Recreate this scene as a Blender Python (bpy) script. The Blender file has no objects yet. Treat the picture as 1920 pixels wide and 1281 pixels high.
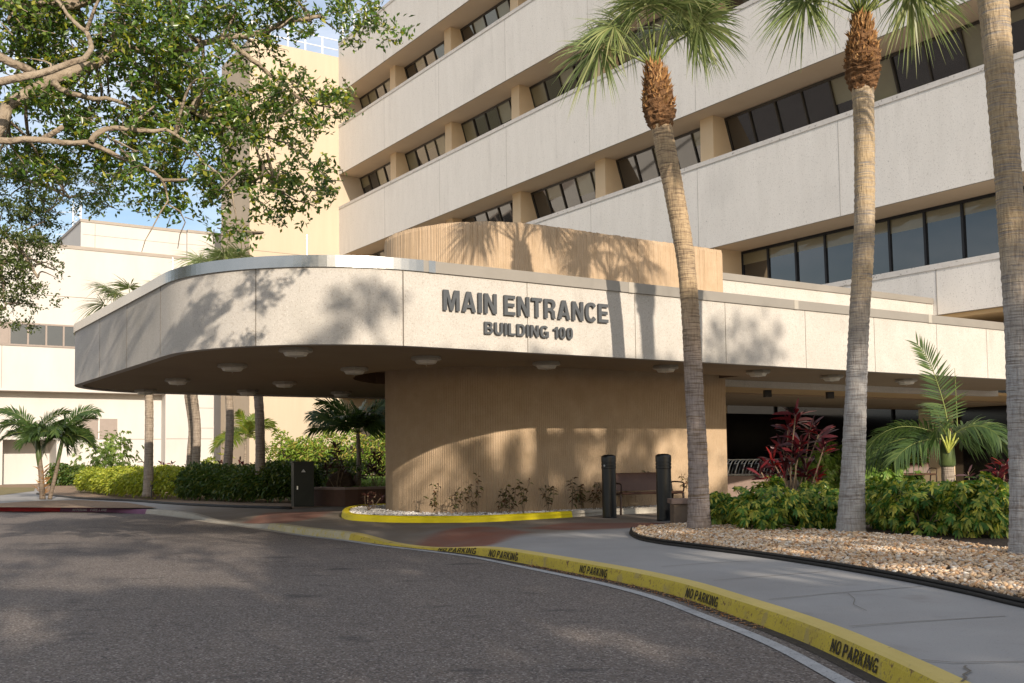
import bpy, math, random
import numpy as np
from mathutils import Vector, Matrix
random.seed(7); RNG = np.random.default_rng(11)
SC = bpy.context.scene; COL = SC.collection
R = math.radians
# ------------------------------------------------------------------ camera
F_, PIT, ROL, AZ, CY = 1949.23, 5.5985e-2, -1.26436e-2, 5.86634e-1, 750.56
CAM = np.array([0, 0, 1.30])
_r = np.array([1, 0, 0.]); _f = np.array([0, math.cos(PIT), math.sin(PIT)]); _u = np.array([0, -math.sin(PIT), math.cos(PIT)])
VR = math.cos(ROL)*_r + math.sin(ROL)*_u; VU = -math.sin(ROL)*_r + math.cos(ROL)*_u; VF = _f
def ray(x, y): return (x-960)/F_*VR + (CY-y)/F_*VU + VF
def G(x, y, z):
    d = ray(x, y); return CAM + d*((z-1.3)/d[2])
def A(x, y, D):
    d = ray(x, y); return CAM + d*(D/d[1])
def V(x, y, P, n):
    d = ray(x, y); return CAM + d*(np.dot(np.asarray(P)-CAM, n)/np.dot(d, n))
def pr(P):
    v = np.asarray(P)-CAM; c = v@VF
    return 960+F_*(v@VR)/c, CY-F_*(v@VU)/c
E1 = np.array([math.sin(AZ), -math.cos(AZ), 0]); E2 = np.array([math.cos(AZ), math.sin(AZ), 0]); EZ = np.array([0, 0, 1.])
O = V(635.5, 300, A(1758, 575, 28.8), E2); O[2] = 0
def W(u, w, z): return O + u*E1 + w*E2 + z*EZ      # building grid: u along the long facade towards the viewer, w into it
def UW(P): d = np.asarray(P)-O; return d@E1, d@E2
cam = bpy.data.cameras.new('camera'); co = bpy.data.objects.new('camera', cam); COL.objects.link(co); SC.camera = co
cam.sensor_width = 36; cam.lens = F_/1920*36; cam.shift_y = (CY-640.5)/1920; cam.clip_end = 3000; cam.clip_start = .05
m = Matrix(((VR[0], VU[0], -VF[0], CAM[0]), (VR[1], VU[1], -VF[1], CAM[1]), (VR[2], VU[2], -VF[2], CAM[2]), (0, 0, 0, 1)))
co.matrix_world = m
# ------------------------------------------------------------------ light
SUNH = R(24.0); SUNE = R(19.5)      # to the right of straight behind the camera
S = np.array([math.sin(SUNH)*math.cos(SUNE), -math.cos(SUNH)*math.cos(SUNE), math.sin(SUNE)])
sl = bpy.data.lights.new('sun', 'SUN'); sl.energy = 4.4; sl.angle = R(.55); sl.color = (1, .885, .74)
so = bpy.data.objects.new('sun', sl); COL.objects.link(so)
so.rotation_euler = Vector(S).to_track_quat('Z', 'Y').to_euler()
wd = bpy.data.worlds.new('World'); SC.world = wd; wd.use_nodes = True
nt = wd.node_tree; nt.nodes.clear()
def N(nt, t, **k):
    n = nt.nodes.new(t)
    for a, b in k.items(): setattr(n, a, b)
    return n
sky = N(nt, 'ShaderNodeTexSky'); sky.sky_type = 'NISHITA'; sky.sun_disc = False
sky.sun_elevation = SUNE; sky.sun_rotation = math.pi-SUNH; sky.dust_density = 1.0; sky.ozone_density = 1.5; sky.air_density = 1.0
bg = N(nt, 'ShaderNodeBackground'); bg.inputs[1].default_value = .115
wo = N(nt, 'ShaderNodeOutputWorld')
tc = N(nt, 'ShaderNodeTexCoord'); mp = N(nt, 'ShaderNodeMapping'); mp.inputs['Scale'].default_value = (1, 1, 3.5)
no = N(nt, 'ShaderNodeTexNoise'); no.inputs['Scale'].default_value = 2.2; no.inputs['Detail'].default_value = 9; no.inputs['Roughness'].default_value = .6
rp = N(nt, 'ShaderNodeValToRGB'); rp.color_ramp.elements[0].position = .38; rp.color_ramp.elements[1].position = .70
rp.color_ramp.elements[0].color = (0.06, 0.06, 0.06, 1); rp.color_ramp.elements[1].color = (.8, .8, .8, 1)
mx = N(nt, 'ShaderNodeMixRGB'); mx.inputs[2].default_value = (8.5, 8.5, 8.8, 1)
for a, b in ((tc.outputs['Generated'], mp.inputs[0]), (mp.outputs[0], no.inputs[0]), (no.outputs[0], rp.inputs[0]), (rp.outputs[0], mx.inputs[0]),
             (sky.outputs[0], mx.inputs[1]), (mx.outputs[0], bg.inputs[0]), (bg.outputs[0], wo.inputs[0])): nt.links.new(a, b)
SC.view_settings.view_transform = 'Standard'; SC.view_settings.look = 'None'; SC.view_settings.exposure = 0.42; SC.view_settings.gamma = 1
try:
    SC.cycles.max_bounces = 8; SC.cycles.diffuse_bounces = 4; SC.cycles.transparent_max_bounces = 4; SC.cycles.use_denoising = True
except Exception: pass
# ------------------------------------------------------------------ materials
def newmat(name):
    m = bpy.data.materials.new(name); m.use_nodes = True; nt = m.node_tree
    return m, nt, nt.nodes['Principled BSDF']
def rgb(c): return (c[0], c[1], c[2], 1)
def pm(name, c1, c2=None, scale=3, rough=.8, bump=0, bscale=60, bdist=.01, metal=0, spec=.3, stretch=None, specks=(), stain=None, coat=0, island=None, detail=6, drips=None):
    """procedural surface: two tones in noise, fine specks, soft stains and a noise bump"""
    m, nt, b = newmat(name); L = nt.links
    tc = N(nt, 'ShaderNodeTexCoord'); src = tc.outputs['Object']
    if stretch:
        mp = N(nt, 'ShaderNodeMapping'); mp.inputs['Scale'].default_value = stretch; L.new(src, mp.inputs[0]); s2 = mp.outputs[0]
    else: s2 = src
    n1 = N(nt, 'ShaderNodeTexNoise'); n1.inputs['Scale'].default_value = scale; n1.inputs['Detail'].default_value = detail; n1.inputs['Roughness'].default_value = .65
    L.new(s2, n1.inputs[0])
    cr = N(nt, 'ShaderNodeValToRGB'); cr.color_ramp.elements[0].position = .3; cr.color_ramp.elements[1].position = .7
    cr.color_ramp.elements[0].color = rgb(c1); cr.color_ramp.elements[1].color = rgb(c2 or c1); L.new(n1.outputs[0], cr.inputs[0])
    out = cr.outputs[0]
    if stain:
        n2 = N(nt, 'ShaderNodeTexNoise'); n2.inputs['Scale'].default_value = stain[1]; n2.inputs['Detail'].default_value = 5
        L.new(src, n2.inputs[0]); r2 = N(nt, 'ShaderNodeValToRGB'); r2.color_ramp.elements[0].position = stain[2]; r2.color_ramp.elements[1].position = stain[2]+.18
        r2.color_ramp.elements[0].color = (0, 0, 0, 1); r2.color_ramp.elements[1].color = (stain[3],)*3+(1,); L.new(n2.outputs[0], r2.inputs[0])
        q = N(nt, 'ShaderNodeMixRGB'); q.inputs[2].default_value = rgb(stain[0]); L.new(r2.outputs[0], q.inputs[0]); L.new(out, q.inputs[1]); out = q.outputs[0]
    if drips:
        mq = N(nt, 'ShaderNodeMapping'); mq.inputs['Scale'].default_value = (1, 1, drips[4]); L.new(src, mq.inputs[0])
        n2 = N(nt, 'ShaderNodeTexNoise'); n2.inputs['Scale'].default_value = drips[1]; n2.inputs['Detail'].default_value = 6; n2.inputs['Roughness'].default_value = .7
        L.new(mq.outputs[0], n2.inputs[0]); r2 = N(nt, 'ShaderNodeValToRGB'); r2.color_ramp.elements[0].position = drips[2]; r2.color_ramp.elements[1].position = drips[2]+.14
        r2.color_ramp.elements[0].color = (0, 0, 0, 1); r2.color_ramp.elements[1].color = (drips[3],)*3+(1,); L.new(n2.outputs[0], r2.inputs[0])
        q = N(nt, 'ShaderNodeMixRGB'); q.inputs[2].default_value = rgb(drips[0]); L.new(r2.outputs[0], q.inputs[0]); L.new(out, q.inputs[1]); out = q.outputs[0]
    for (c, sc_, th, amt) in specks:
        v = N(nt, 'ShaderNodeTexNoise'); v.inputs['Scale'].default_value = sc_; v.inputs['Detail'].default_value = 2; v.inputs['Roughness'].default_value = .8
        L.new(src, v.inputs[0])
        r3 = N(nt, 'ShaderNodeValToRGB'); r3.color_ramp.elements[0].position = th; r3.color_ramp.elements[1].position = th+.06
        r3.color_ramp.elements[0].color = (0, 0, 0, 1); r3.color_ramp.elements[1].color = (amt,)*3+(1,); L.new(v.outputs[0], r3.inputs[0])
        q = N(nt, 'ShaderNodeMixRGB'); q.inputs[2].default_value = rgb(c); L.new(r3.outputs[0], q.inputs[0]); L.new(out, q.inputs[1]); out = q.outputs[0]
    if island:
        g = N(nt, 'ShaderNodeNewGeometry'); r4 = N(nt, 'ShaderNodeValToRGB'); e = r4.color_ramp.elements
        for i, c in enumerate(island):
            p = i/(len(island)-1)
            if i == 0: el = e[0]
            elif i == len(island)-1: el = e[-1]; 
            else: el = e.new(p)
            el.position = p; el.color = rgb(c)
        L.new(g.outputs['Random Per Island'], r4.inputs[0])
        q = N(nt, 'ShaderNodeMixRGB'); q.blend_type = 'MULTIPLY'; q.inputs[0].default_value = 1
        L.new(r4.outputs[0], q.inputs[1]); L.new(out, q.inputs[2]); out = q.outputs[0]
    L.new(out, b.inputs['Base Color'])
    b.inputs['Roughness'].default_value = rough; b.inputs['Metallic'].default_value = metal; b.inputs['Specular IOR Level'].default_value = spec
    b.inputs['Coat Weight'].default_value = coat
    if bump:
        n3 = N(nt, 'ShaderNodeTexNoise'); n3.inputs['Scale'].default_value = bscale; n3.inputs['Detail'].default_value = 4; L.new(s2 if stretch else src, n3.inputs[0])
        bp = N(nt, 'ShaderNodeBump'); bp.inputs['Strength'].default_value = bump; bp.inputs['Distance'].default_value = bdist
        L.new(n3.outputs[0], bp.inputs['Height']); L.new(bp.outputs[0], b.inputs['Normal'])
    return m
def leafmat(name, cols, rough=.45, trans=.25, spec=.5, tcol=None):
    m, nt, b = newmat(name); L = nt.links
    g = N(nt, 'ShaderNodeNewGeometry'); r4 = N(nt, 'ShaderNodeValToRGB'); e = r4.color_ramp.elements
    for i, c in enumerate(cols):
        p = i/(len(cols)-1)
        el = e[0] if i == 0 else (e[-1] if i == len(cols)-1 else e.new(p))
        el.position = p; el.color = rgb(c)
    L.new(g.outputs['Random Per Island'], r4.inputs[0]); L.new(r4.outputs[0], b.inputs['Base Color'])
    b.inputs['Roughness'].default_value = rough; b.inputs['Specular IOR Level'].default_value = spec
    t = N(nt, 'ShaderNodeBsdfTranslucent'); mix = N(nt, 'ShaderNodeMixShader'); mix.inputs[0].default_value = trans
    hs = N(nt, 'ShaderNodeHueSaturation'); hs.inputs['Value'].default_value = 1.5; hs.inputs['Saturation'].default_value = 1.1; L.new(r4.outputs[0], hs.inputs['Color'])
    L.new(hs.outputs[0], t.inputs[0]); L.new(b.outputs[0], mix.inputs[1]); L.new(t.outputs[0], mix.inputs[2])
    L.new(mix.outputs[0], nt.nodes['Material Output'].inputs[0])
    return m
M = {}
M['aggregate'] = pm('exposed aggregate concrete', (.44, .41, .365), (.51, .475, .43), 1.3, .9, .35, 90, .01, specks=(((.30, .25, .20), 34, .575, .5), ((.70, .66, .60), 38, .60, .4), ((.22, .18, .14), 70, .60, .6)), stain=((.36, .34, .30), .8, .58, .45), drips=((.33, .30, .26), 3.0, .57, .45, .2))
M['spandrel'] = pm('ribbed precast concrete', (.68, .645, .595), (.74, .705, .655), 2, .9, .5, 40, .01, stretch=(1.2, 1.2, .25), specks=(((.34, .31, .28), 26, .60, .6), ((.25, .23, .21), 5, .70, .5)), stain=((.54, .515, .48), .35, .58, .35), drips=((.46, .43, .39), 2.4, .56, .25, .10))
M['cap'] = pm('weathered parapet cap', (.52, .49, .455), (.62, .59, .55), 3, .85, .2, 40, .01, specks=(((.2, .18, .16), 9, .62, .8),))
M['tan'] = pm('tan painted stucco', (.60, .45, .28), (.64, .49, .32), 1.0, .85, .15, 80, .005, stain=((.52, .38, .24), .5, .6, .3))
M['tower'] = pm('cream stucco', (.47, .385, .285), (.505, .415, .31), .6, .85, .12, 60, .005, stretch=(3, 3, .3), stain=((.41, .325, .235), .3, .6, .3))
M['drum'] = pm('ochre corduroy concrete', (.39, .28, .175), (.46, .34, .225), 3, .9, .5, 50, .015, specks=(((.36, .24, .13), 35, .6, .5),))
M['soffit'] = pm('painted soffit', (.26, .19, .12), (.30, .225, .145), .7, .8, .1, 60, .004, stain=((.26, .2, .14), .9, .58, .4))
M['soffit2'] = pm('tan covered walk ceiling', (.44, .30, .15), (.48, .33, .17), .7, .8)
M['winsoffit'] = pm('window soffit', (.56, .44, .31), (.60, .48, .35), 1, .85)  # tan of warm bounced light put into the soffit colour
M['joint2'] = pm('grey panel joint', (.30, .28, .25), (.34, .31, .28), 6, .9)
M['white'] = pm('white stucco', (.50, .475, .445), (.56, .535, .50), .7, .85, .12, 60, .005, stretch=(1, 1, .3), stain=((.44, .41, .375), .3, .58, .4))
M['tancoping'] = pm('brown grey coping', (.30, .26, .22), (.34, .30, .26), 2, .6)
M['joint'] = pm('dark joint', (.15, .13, .105), (.19, .165, .135), 6, .9)
M['steel'] = pm('stainless coping', (.40, .39, .37), (.48, .47, .45), .9, .27, .12, 1.6, .02, metal=1, spec=.5)
M['tonedsteel'] = pm('coping metal with reflected tone', (.27, .245, .21), (.32, .29, .25), .9, .5, .05, 2, .02, metal=.3, spec=.3)  # tan grey of reflected sky and ground put into the metal colour
M['glass'] = pm('dark window glass', (.012, .012, .013), (.02, .02, .02), 2, .035, .015, 1.2, .02, spec=1.0, coat=1)
M['blind'] = pm('roller blind behind glass', (.17, .15, .09), (.20, .175, .105), 2, .35, spec=.5, coat=1)
M['mull'] = pm('black aluminium', (.012, .013, .016), (.02, .02, .024), 5, .4)
M['bronze'] = pm('bronze aluminium', (.035, .028, .022), (.05, .04, .03), 5, .45)
M['letter'] = pm('dark grey letter paint', (.065, .07, .075), (.085, .09, .095), 8, .5)
M['lens'] = pm('ceiling lamp lens', (.60, .57, .50), (.66, .62, .55), 8, .3, spec=.6)
M['lamprim'] = pm('ceiling lamp rim', (.36, .33, .28), (.4, .36, .3), 8, .5)
M['black'] = pm('black bollard plastic', (.006, .0065, .007), (.010, .011, .012), 6, .28, .1, 30, .004, spec=.5)
M['blackrub'] = pm('black edging', (.012, .011, .010), (.02, .018, .016), 8, .6)
M['brown'] = pm('brown painted steel', (.10, .052, .036), (.125, .066, .046), 9, .45, .1, 120, .002, specks=(((.06, .03, .02), 200, .55, .6),))
M['darkbrown'] = pm('dark brown steel', (.03, .017, .013), (.045, .026, .02), 9, .4)
M['stonecap'] = pm('brown stone cap', (.20, .14, .115), (.25, .18, .15), 6, .7)
M['stone'] = pm('brown render', (.17, .125, .09), (.21, .155, .115), 5, .9, .2, 60, .01)
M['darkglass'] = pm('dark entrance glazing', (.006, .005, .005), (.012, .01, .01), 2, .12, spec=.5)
M['white_metal'] = pm('white painted metal', (.75, .74, .72), (.8, .79, .77), 4, .4)
M['chrome'] = pm('brushed tube', (.68, .66, .62), (.74, .72, .68), 4, .3, metal=.6)
M['grey'] = pm('grey louvre', (.27, .225, .195), (.30, .25, .22), 4, .7)
M['green_cab'] = pm('dark green cabinet', (.010, .013, .008), (.016, .019, .012), 4, .5)
M['cab_side'] = M['green_cab']
M['sticker'] = pm('pale sticker', (.55, .55, .52), (.6, .6, .58), 4, .6)
M['line'] = pm('worn white line', (.34, .34, .34), (.46, .46, .46), 8, .85, .3, 90, .006, specks=(((.10, .10, .10), 60, .60, .85),), stain=((.12, .12, .12), 1.6, .6, .6))
M['stencil'] = pm('black stencil paint', (.02, .017, .012), (.05, .04, .02), 20, .8, specks=(((.38, .27, .03), 50, .60, .9),))
M['wstencil'] = pm('white stencil paint', (.5, .48, .55), (.6, .58, .62), 20, .8)
M['yellow'] = pm('yellow kerb paint', (.44, .33, .035), (.54, .41, .05), 4, .7, .35, 60, .008, specks=(((.26, .17, .04), 16, .60, .7), ((.13, .065, .035), 9, .635, .9), ((.17, .13, .06), 40, .60, .7), ((.30, .23, .12), 3.0, .60, .5)), stain=((.33, .24, .07), 2.2, .54, .7))
M['yellowtop'] = pm('worn yellow kerb top', (.56, .43, .13), (.62, .48, .16), 3, .75, .3, 60, .006, specks=(((.34, .26, .12), 22, .64, .6), ((.20, .12, .06), 6, .70, .8)))
M['yellow2'] = pm('fresh yellow kerb paint', (.80, .64, .0), (.85, .69, .02), 4, .6)
M['paleyel'] = pm('faded yellow kerb', (.42, .36, .20), (.52, .46, .32), 3, .85, .3, 60, .008, specks=(((.5, .38, .05), 9, .56, .6), ((.2, .15, .08), 30, .64, .6)))
M['red'] = pm('red kerb paint', (.42, .03, .035), (.55, .06, .07), 3, .75, specks=(((.5, .3, .3), 9, .68, .7),))
M['purple'] = pm('weathered skylit red kerb paint', (.17, .075, .13), (.23, .10, .17), 3, .75, specks=(((.4, .3, .35), 9, .70, .6),))  # purple cast of skylight put into the red paint colour
M['kerbgrey'] = pm('bare kerb', (.36, .32, .26), (.46, .42, .35), 3, .9, .3, 60, .008, specks=(((.2, .17, .12), 30, .62, .6),))
M['turf'] = pm('lawn soil', (.06, .085, .02), (.10, .12, .035), 5, .95)
M['drylawn'] = pm('dry lawn', (.15, .14, .05), (.26, .20, .11), 3, .95, .5, 80, .02)
M['mulch'] = pm('bark and pebble mulch', (.20, .13, .085), (.40, .29, .20), 30, .95, .8, 70, .03, specks=(((.10, .06, .04), 24, .58, .7),))
M['soil'] = pm('leafy soil', (.06, .04, .028), (.11, .075, .05), 14, .95, .6, 50, .03)
M['pebble'] = pm('river pebbles', (.9, .9, .9), (1, 1, 1), 60, .75, island=[(.40, .20, .09), (.62, .40, .22), (.70, .54, .36), (.50, .28, .13), (.80, .66, .50), (.56, .38, .22), (.82, .76, .66), (.30, .16, .08)])
M['whitegravel'] = pm('white marble chips', (.9, .9, .9), (1, 1, 1), 60, .7, island=[(.52, .47, .42), (.75, .72, .69), (.85, .83, .8), (.6, .55, .5), (.8, .77, .74)])
M['oakbark'] = pm('oak bark', (.20, .15, .10), (.38, .31, .23), 6, .9, .9, 22, .04, stretch=(1, 1, 1), specks=(((.09, .06, .04), 10, .60, .6),))
M['twig'] = pm('twig bark', (.16, .11, .07), (.26, .19, .12), 12, .9)
def palmbark(name, c1, c2, c3, z0=None):
    """ring-scarred palm trunk; grey shade at the foot and sunlit tan above put into the colour"""
    m, nt, b = newmat(name); L = nt.links; tc = N(nt, 'ShaderNodeTexCoord')
    mp = N(nt, 'ShaderNodeMapping'); mp.inputs['Scale'].default_value = (2.2, 2.2, 40); L.new(tc.outputs['Object'], mp.inputs[0])
    n1 = N(nt, 'ShaderNodeTexNoise'); n1.inputs['Scale'].default_value = 1.6; n1.inputs['Detail'].default_value = 6; L.new(mp.outputs[0], n1.inputs[0])
    mp2 = N(nt, 'ShaderNodeMapping'); mp2.inputs['Scale'].default_value = (34, 34, 5); L.new(tc.outputs['Object'], mp2.inputs[0])
    n2 = N(nt, 'ShaderNodeTexNoise'); n2.inputs['Scale'].default_value = 1.2; n2.inputs['Detail'].default_value = 4; L.new(mp2.outputs[0], n2.inputs[0])
    sx = N(nt, 'ShaderNodeSeparateXYZ'); L.new(tc.outputs['Object'], sx.inputs[0])
    mr = N(nt, 'ShaderNodeMapRange'); mr.inputs[1].default_value = 2.2; mr.inputs[2].default_value = 3.8; L.new(sx.outputs[2], mr.inputs[0])
    n4 = N(nt, 'ShaderNodeTexNoise'); n4.inputs['Scale'].default_value = 1.6; L.new(tc.outputs['Object'], n4.inputs[0])
    ad = N(nt, 'ShaderNodeMath', operation='ADD'); L.new(mr.outputs[0], ad.inputs[0]); L.new(n4.outputs[0], ad.inputs[1])
    sb = N(nt, 'ShaderNodeMath', operation='SUBTRACT', use_clamp=True); sb.inputs[1].default_value = .5; L.new(ad.outputs[0], sb.inputs[0])
    q0 = N(nt, 'ShaderNodeMixRGB'); q0.inputs[1].default_value = rgb(c1); q0.inputs[2].default_value = rgb(c2); L.new(sb.outputs[0], q0.inputs[0])
    r1 = N(nt, 'ShaderNodeValToRGB'); r1.color_ramp.elements[0].position = .34; r1.color_ramp.elements[1].position = .52; L.new(n1.outputs[0], r1.inputs[0])
    q1 = N(nt, 'ShaderNodeMixRGB'); q1.inputs[1].default_value = rgb(c3); L.new(r1.outputs[0], q1.inputs[0]); L.new(q0.outputs[0], q1.inputs[2])
    r2 = N(nt, 'ShaderNodeValToRGB'); r2.color_ramp.elements[0].position = .36; r2.color_ramp.elements[1].position = .55
    r2.color_ramp.elements[0].color = (.45, .4, .38, 1); L.new(n2.outputs[0], r2.inputs[0])
    q2 = N(nt, 'ShaderNodeMixRGB'); q2.blend_type = 'MULTIPLY'; q2.inputs[0].default_value = .45; L.new(q1.outputs[0], q2.inputs[1]); L.new(r2.outputs[0], q2.inputs[2])
    L.new(q2.outputs[0], b.inputs['Base Color']); b.inputs['Roughness'].default_value = .9; b.inputs['Specular IOR Level'].default_value = .2
    am = N(nt, 'ShaderNodeMath', operation='ADD'); L.new(n1.outputs[0], am.inputs[0]); L.new(n2.outputs[0], am.inputs[1])
    bp = N(nt, 'ShaderNodeBump'); bp.inputs['Strength'].default_value = .9; bp.inputs['Distance'].default_value = .02; L.new(am.outputs[0], bp.inputs['Height']); L.new(bp.outputs[0], b.inputs['Normal'])
    return m
M['palmbark'] = palmbark('ringed palm bark', (.33, .28, .255), (.45, .33, .20), (.20, .145, .10))
M['palmbark2'] = palmbark('grey palm bark', (.33, .275, .22), (.38, .305, .22), (.20, .155, .115))
M['palmbark3'] = palmbark('pale grey palm bark', (.43, .415, .40), (.44, .33, .20), (.27, .24, .215))
M['palmbark4'] = palmbark('slim palm stem', (.22, .17, .125), (.24, .19, .13), (.12, .09, .065))
M['boot'] = pm('palm boots', (.9, .9, .9), (1, 1, 1), 20, .85, .5, 60, .01, island=[(.30, .14, .05), (.45, .24, .09), (.20, .09, .035), (.52, .32, .14), (.34, .17, .06)])
M['fiber'] = pm('palm fibre', (.10, .05, .022), (.24, .125, .055), 24, .95, 1, 40, .03)
M['oakleaf'] = leafmat('oak leaf', [(.03, .07, .012), (.10, .19, .025), (.055, .115, .018), (.15, .24, .035), (.04, .08, .015), (.20, .27, .05), (.08, .16, .02), (.42, .40, .04), (.05, .10, .02), (.12, .14, .05)], .3, .35)
M['oakleaf2'] = leafmat('dark oak leaf', [(.035, .06, .012), (.09, .12, .022), (.055, .085, .016), (.13, .16, .03)], .4, .35)
M['deadleaf'] = leafmat('dead leaf', [(.35, .15, .07), (.5, .3, .14), (.28, .13, .06), (.55, .38, .2)], .7, .3)
M['fan'] = leafmat('fan palm leaf', [(.10, .14, .045), (.19, .24, .085), (.14, .19, .06), (.26, .30, .12), (.32, .33, .14), (.08, .12, .035)], .35, .35)
M['petiole'] = pm('palm petiole', (.13, .17, .04), (.2, .22, .06), 5, .5)
M['feather'] = leafmat('feather palm leaf', [(.03, .06, .018), (.07, .12, .03), (.045, .085, .02), (.12, .17, .045)], .4, .3)
M['featherlit'] = leafmat('yellow green palm leaf', [(.10, .16, .02), (.17, .22, .03), (.08, .13, .02), (.25, .24, .04)], .4, .35)  # lighter copy of the feather leaf, sunlight put into its colour
M['lime'] = leafmat('sun-toned lime leaf', [(.30, .36, .035), (.42, .44, .06), (.20, .27, .03), (.46, .46, .07), (.12, .18, .025)], .45, .3)  # the hedge's sunlit stretch: sunlight put into the leaf colour
M['rounded'] = leafmat('rounded bush leaf', [(.12, .20, .03), (.20, .29, .05), (.08, .14, .02), (.28, .33, .08)], .45, .3)
M['darkhedge'] = leafmat('shade-toned hedge leaf', [(.03, .065, .012), (.06, .11, .02), (.045, .085, .015), (.09, .13, .025), (.16, .17, .03)], .4, .25)  # same hedge in the canopy's shadow: shade put into the leaf colour
M['arbo'] = leafmat('variegated leaf', [(.05, .14, .02), (.10, .22, .03), (.50, .47, .07), (.04, .12, .02), (.05, .13, .02), (.60, .54, .10), (.10, .22, .03), (.03, .09, .015), (.36, .40, .06), (.04, .11, .015)], .5, .25, .3)
M['arbobright'] = leafmat('bright shrub leaf', [(.14, .24, .04), (.2, .3, .06), (.1, .2, .03), (.3, .36, .12)], .35, .3)
M['bamboo'] = leafmat('feathery shrub leaf', [(.16, .28, .03), (.28, .38, .05), (.10, .20, .03), (.34, .40, .07), (.42, .28, .08)], .5, .35)
M['ti'] = leafmat('red cordyline leaf', [(.035, .008, .012), (.07, .010, .016), (.18, .014, .018), (.05, .010, .015), (.025, .007, .010), (.09, .014, .022), (.34, .03, .025), (.035, .010, .014)], .4, .2)
M['tidark'] = leafmat('dark cordyline leaf', [(.035, .015, .015), (.07, .02, .022), (.05, .03, .02), (.10, .03, .025)], .4, .2)
M['croton'] = leafmat('young shrub leaf', [(.045, .05, .015), (.10, .05, .02), (.06, .08, .02), (.18, .07, .03), (.09, .13, .025)], .4, .25)
M['grassblade'] = leafmat('grass blade', [(.10, .17, .03), (.16, .23, .05), (.08, .13, .02)], .6, .3)
M['yellowfruit'] = pm('yellow palm sheath', (.30, .33, .06), (.40, .42, .09), 4, .5)
M['shaft'] = pm('green crownshaft', (.05, .075, .025), (.085, .115, .035), 5, .45)
# asphalt
def asphalt():
    m, nt, b = newmat('asphalt'); L = nt.links; tc = N(nt, 'ShaderNodeTexCoord')
    def noise(s, d=4, r=.6, v=None):
        n = N(nt, 'ShaderNodeTexNoise'); n.inputs['Scale'].default_value = s; n.inputs['Detail'].default_value = d; n.inputs['Roughness'].default_value = r
        if v:
            mp = N(nt, 'ShaderNodeMapping'); mp.inputs['Scale'].default_value = v; L.new(tc.outputs['Object'], mp.inputs[0]); L.new(mp.outputs[0], n.inputs[0])
        else: L.new(tc.outputs['Object'], n.inputs[0])
        return n
    def ramp(n, p0, p1, c0, c1):
        r = N(nt, 'ShaderNodeValToRGB'); r.color_ramp.elements[0].position = p0; r.color_ramp.elements[1].position = p1
        r.color_ramp.elements[0].color = rgb(c0); r.color_ramp.elements[1].color = rgb(c1); L.new(n.outputs[0], r.inputs[0]); return r
    base = ramp(noise(.35), .3, .7, (.15, .122, .105), (.20, .165, .14)); out = base.outputs[0]
    def mix(fac, c, out, mode='MIX'):
        q = N(nt, 'ShaderNodeMixRGB'); q.blend_type = mode; L.new(fac.outputs[0], q.inputs[0]); L.new(out, q.inputs[1]); q.inputs[2].default_value = rgb(c); return q.outputs[0]
    v = N(nt, 'ShaderNodeTexVoronoi'); v.inputs['Scale'].default_value = 75; L.new(tc.outputs['Object'], v.inputs[0])
    vr = N(nt, 'ShaderNodeSeparateColor'); L.new(v.outputs['Color'], vr.inputs[0])
    sp = N(nt, 'ShaderNodeValToRGB'); sp.color_ramp.elements[0].position = .66; sp.color_ramp.elements[1].position = 1; sp.color_ramp.elements[0].color = (0, 0, 0, 1); sp.color_ramp.elements[1].color = (.8, .8, .8, 1)
    L.new(vr.outputs[0], sp.inputs[0]); out = mix(sp, (.42, .38, .35), out)
    sp2 = N(nt, 'ShaderNodeValToRGB'); sp2.color_ramp.elements[0].position = .5; sp2.color_ramp.elements[1].position = 1; sp2.color_ramp.elements[0].color = (0, 0, 0, 1); sp2.color_ramp.elements[1].color = (.8, .8, .8, 1)
    L.new(vr.outputs[1], sp2.inputs[0]); out = mix(sp2, (.04, .035, .035), out)
    out = mix(ramp(noise(1.1, 3, .5, (1, 2.2, 1)), .62, .72, (0, 0, 0), (.6, .6, .6)), (.045, .04, .04), out)
    # thin cracks
    w = N(nt, 'ShaderNodeTexVoronoi'); w.feature = 'DISTANCE_TO_EDGE'; w.inputs['Scale'].default_value = .22
    n5 = noise(1.5, 6); vm = N(nt, 'ShaderNodeMixRGB'); vm.inputs[0].default_value = .25; L.new(tc.outputs['Object'], vm.inputs[1]); L.new(n5.outputs['Color'], vm.inputs[2]); L.new(vm.outputs[0], w.inputs[0])
    cr = N(nt, 'ShaderNodeValToRGB'); cr.color_ramp.elements[0].position = .0; cr.color_ramp.elements[1].position = .0035; cr.color_ramp.elements[0].color = (.2, .2, .2, 1); cr.color_ramp.elements[1].color = (0, 0, 0, 1)
    L.new(w.outputs['Distance'], cr.inputs[0]); out = mix(cr, (.035, .03, .03), out)
    L.new(out, b.inputs['Base Color']); b.inputs['Roughness'].default_value = .85; b.inputs['Specular IOR Level'].default_value = .35
    bp = N(nt, 'ShaderNodeBump'); bp.inputs['Strength'].default_value = .9; bp.inputs['Distance'].default_value = .011; L.new(v.outputs['Distance'], bp.inputs['Height']); L.new(bp.outputs[0], b.inputs['Normal'])
    return m
M['asphalt'] = asphalt()
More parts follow.
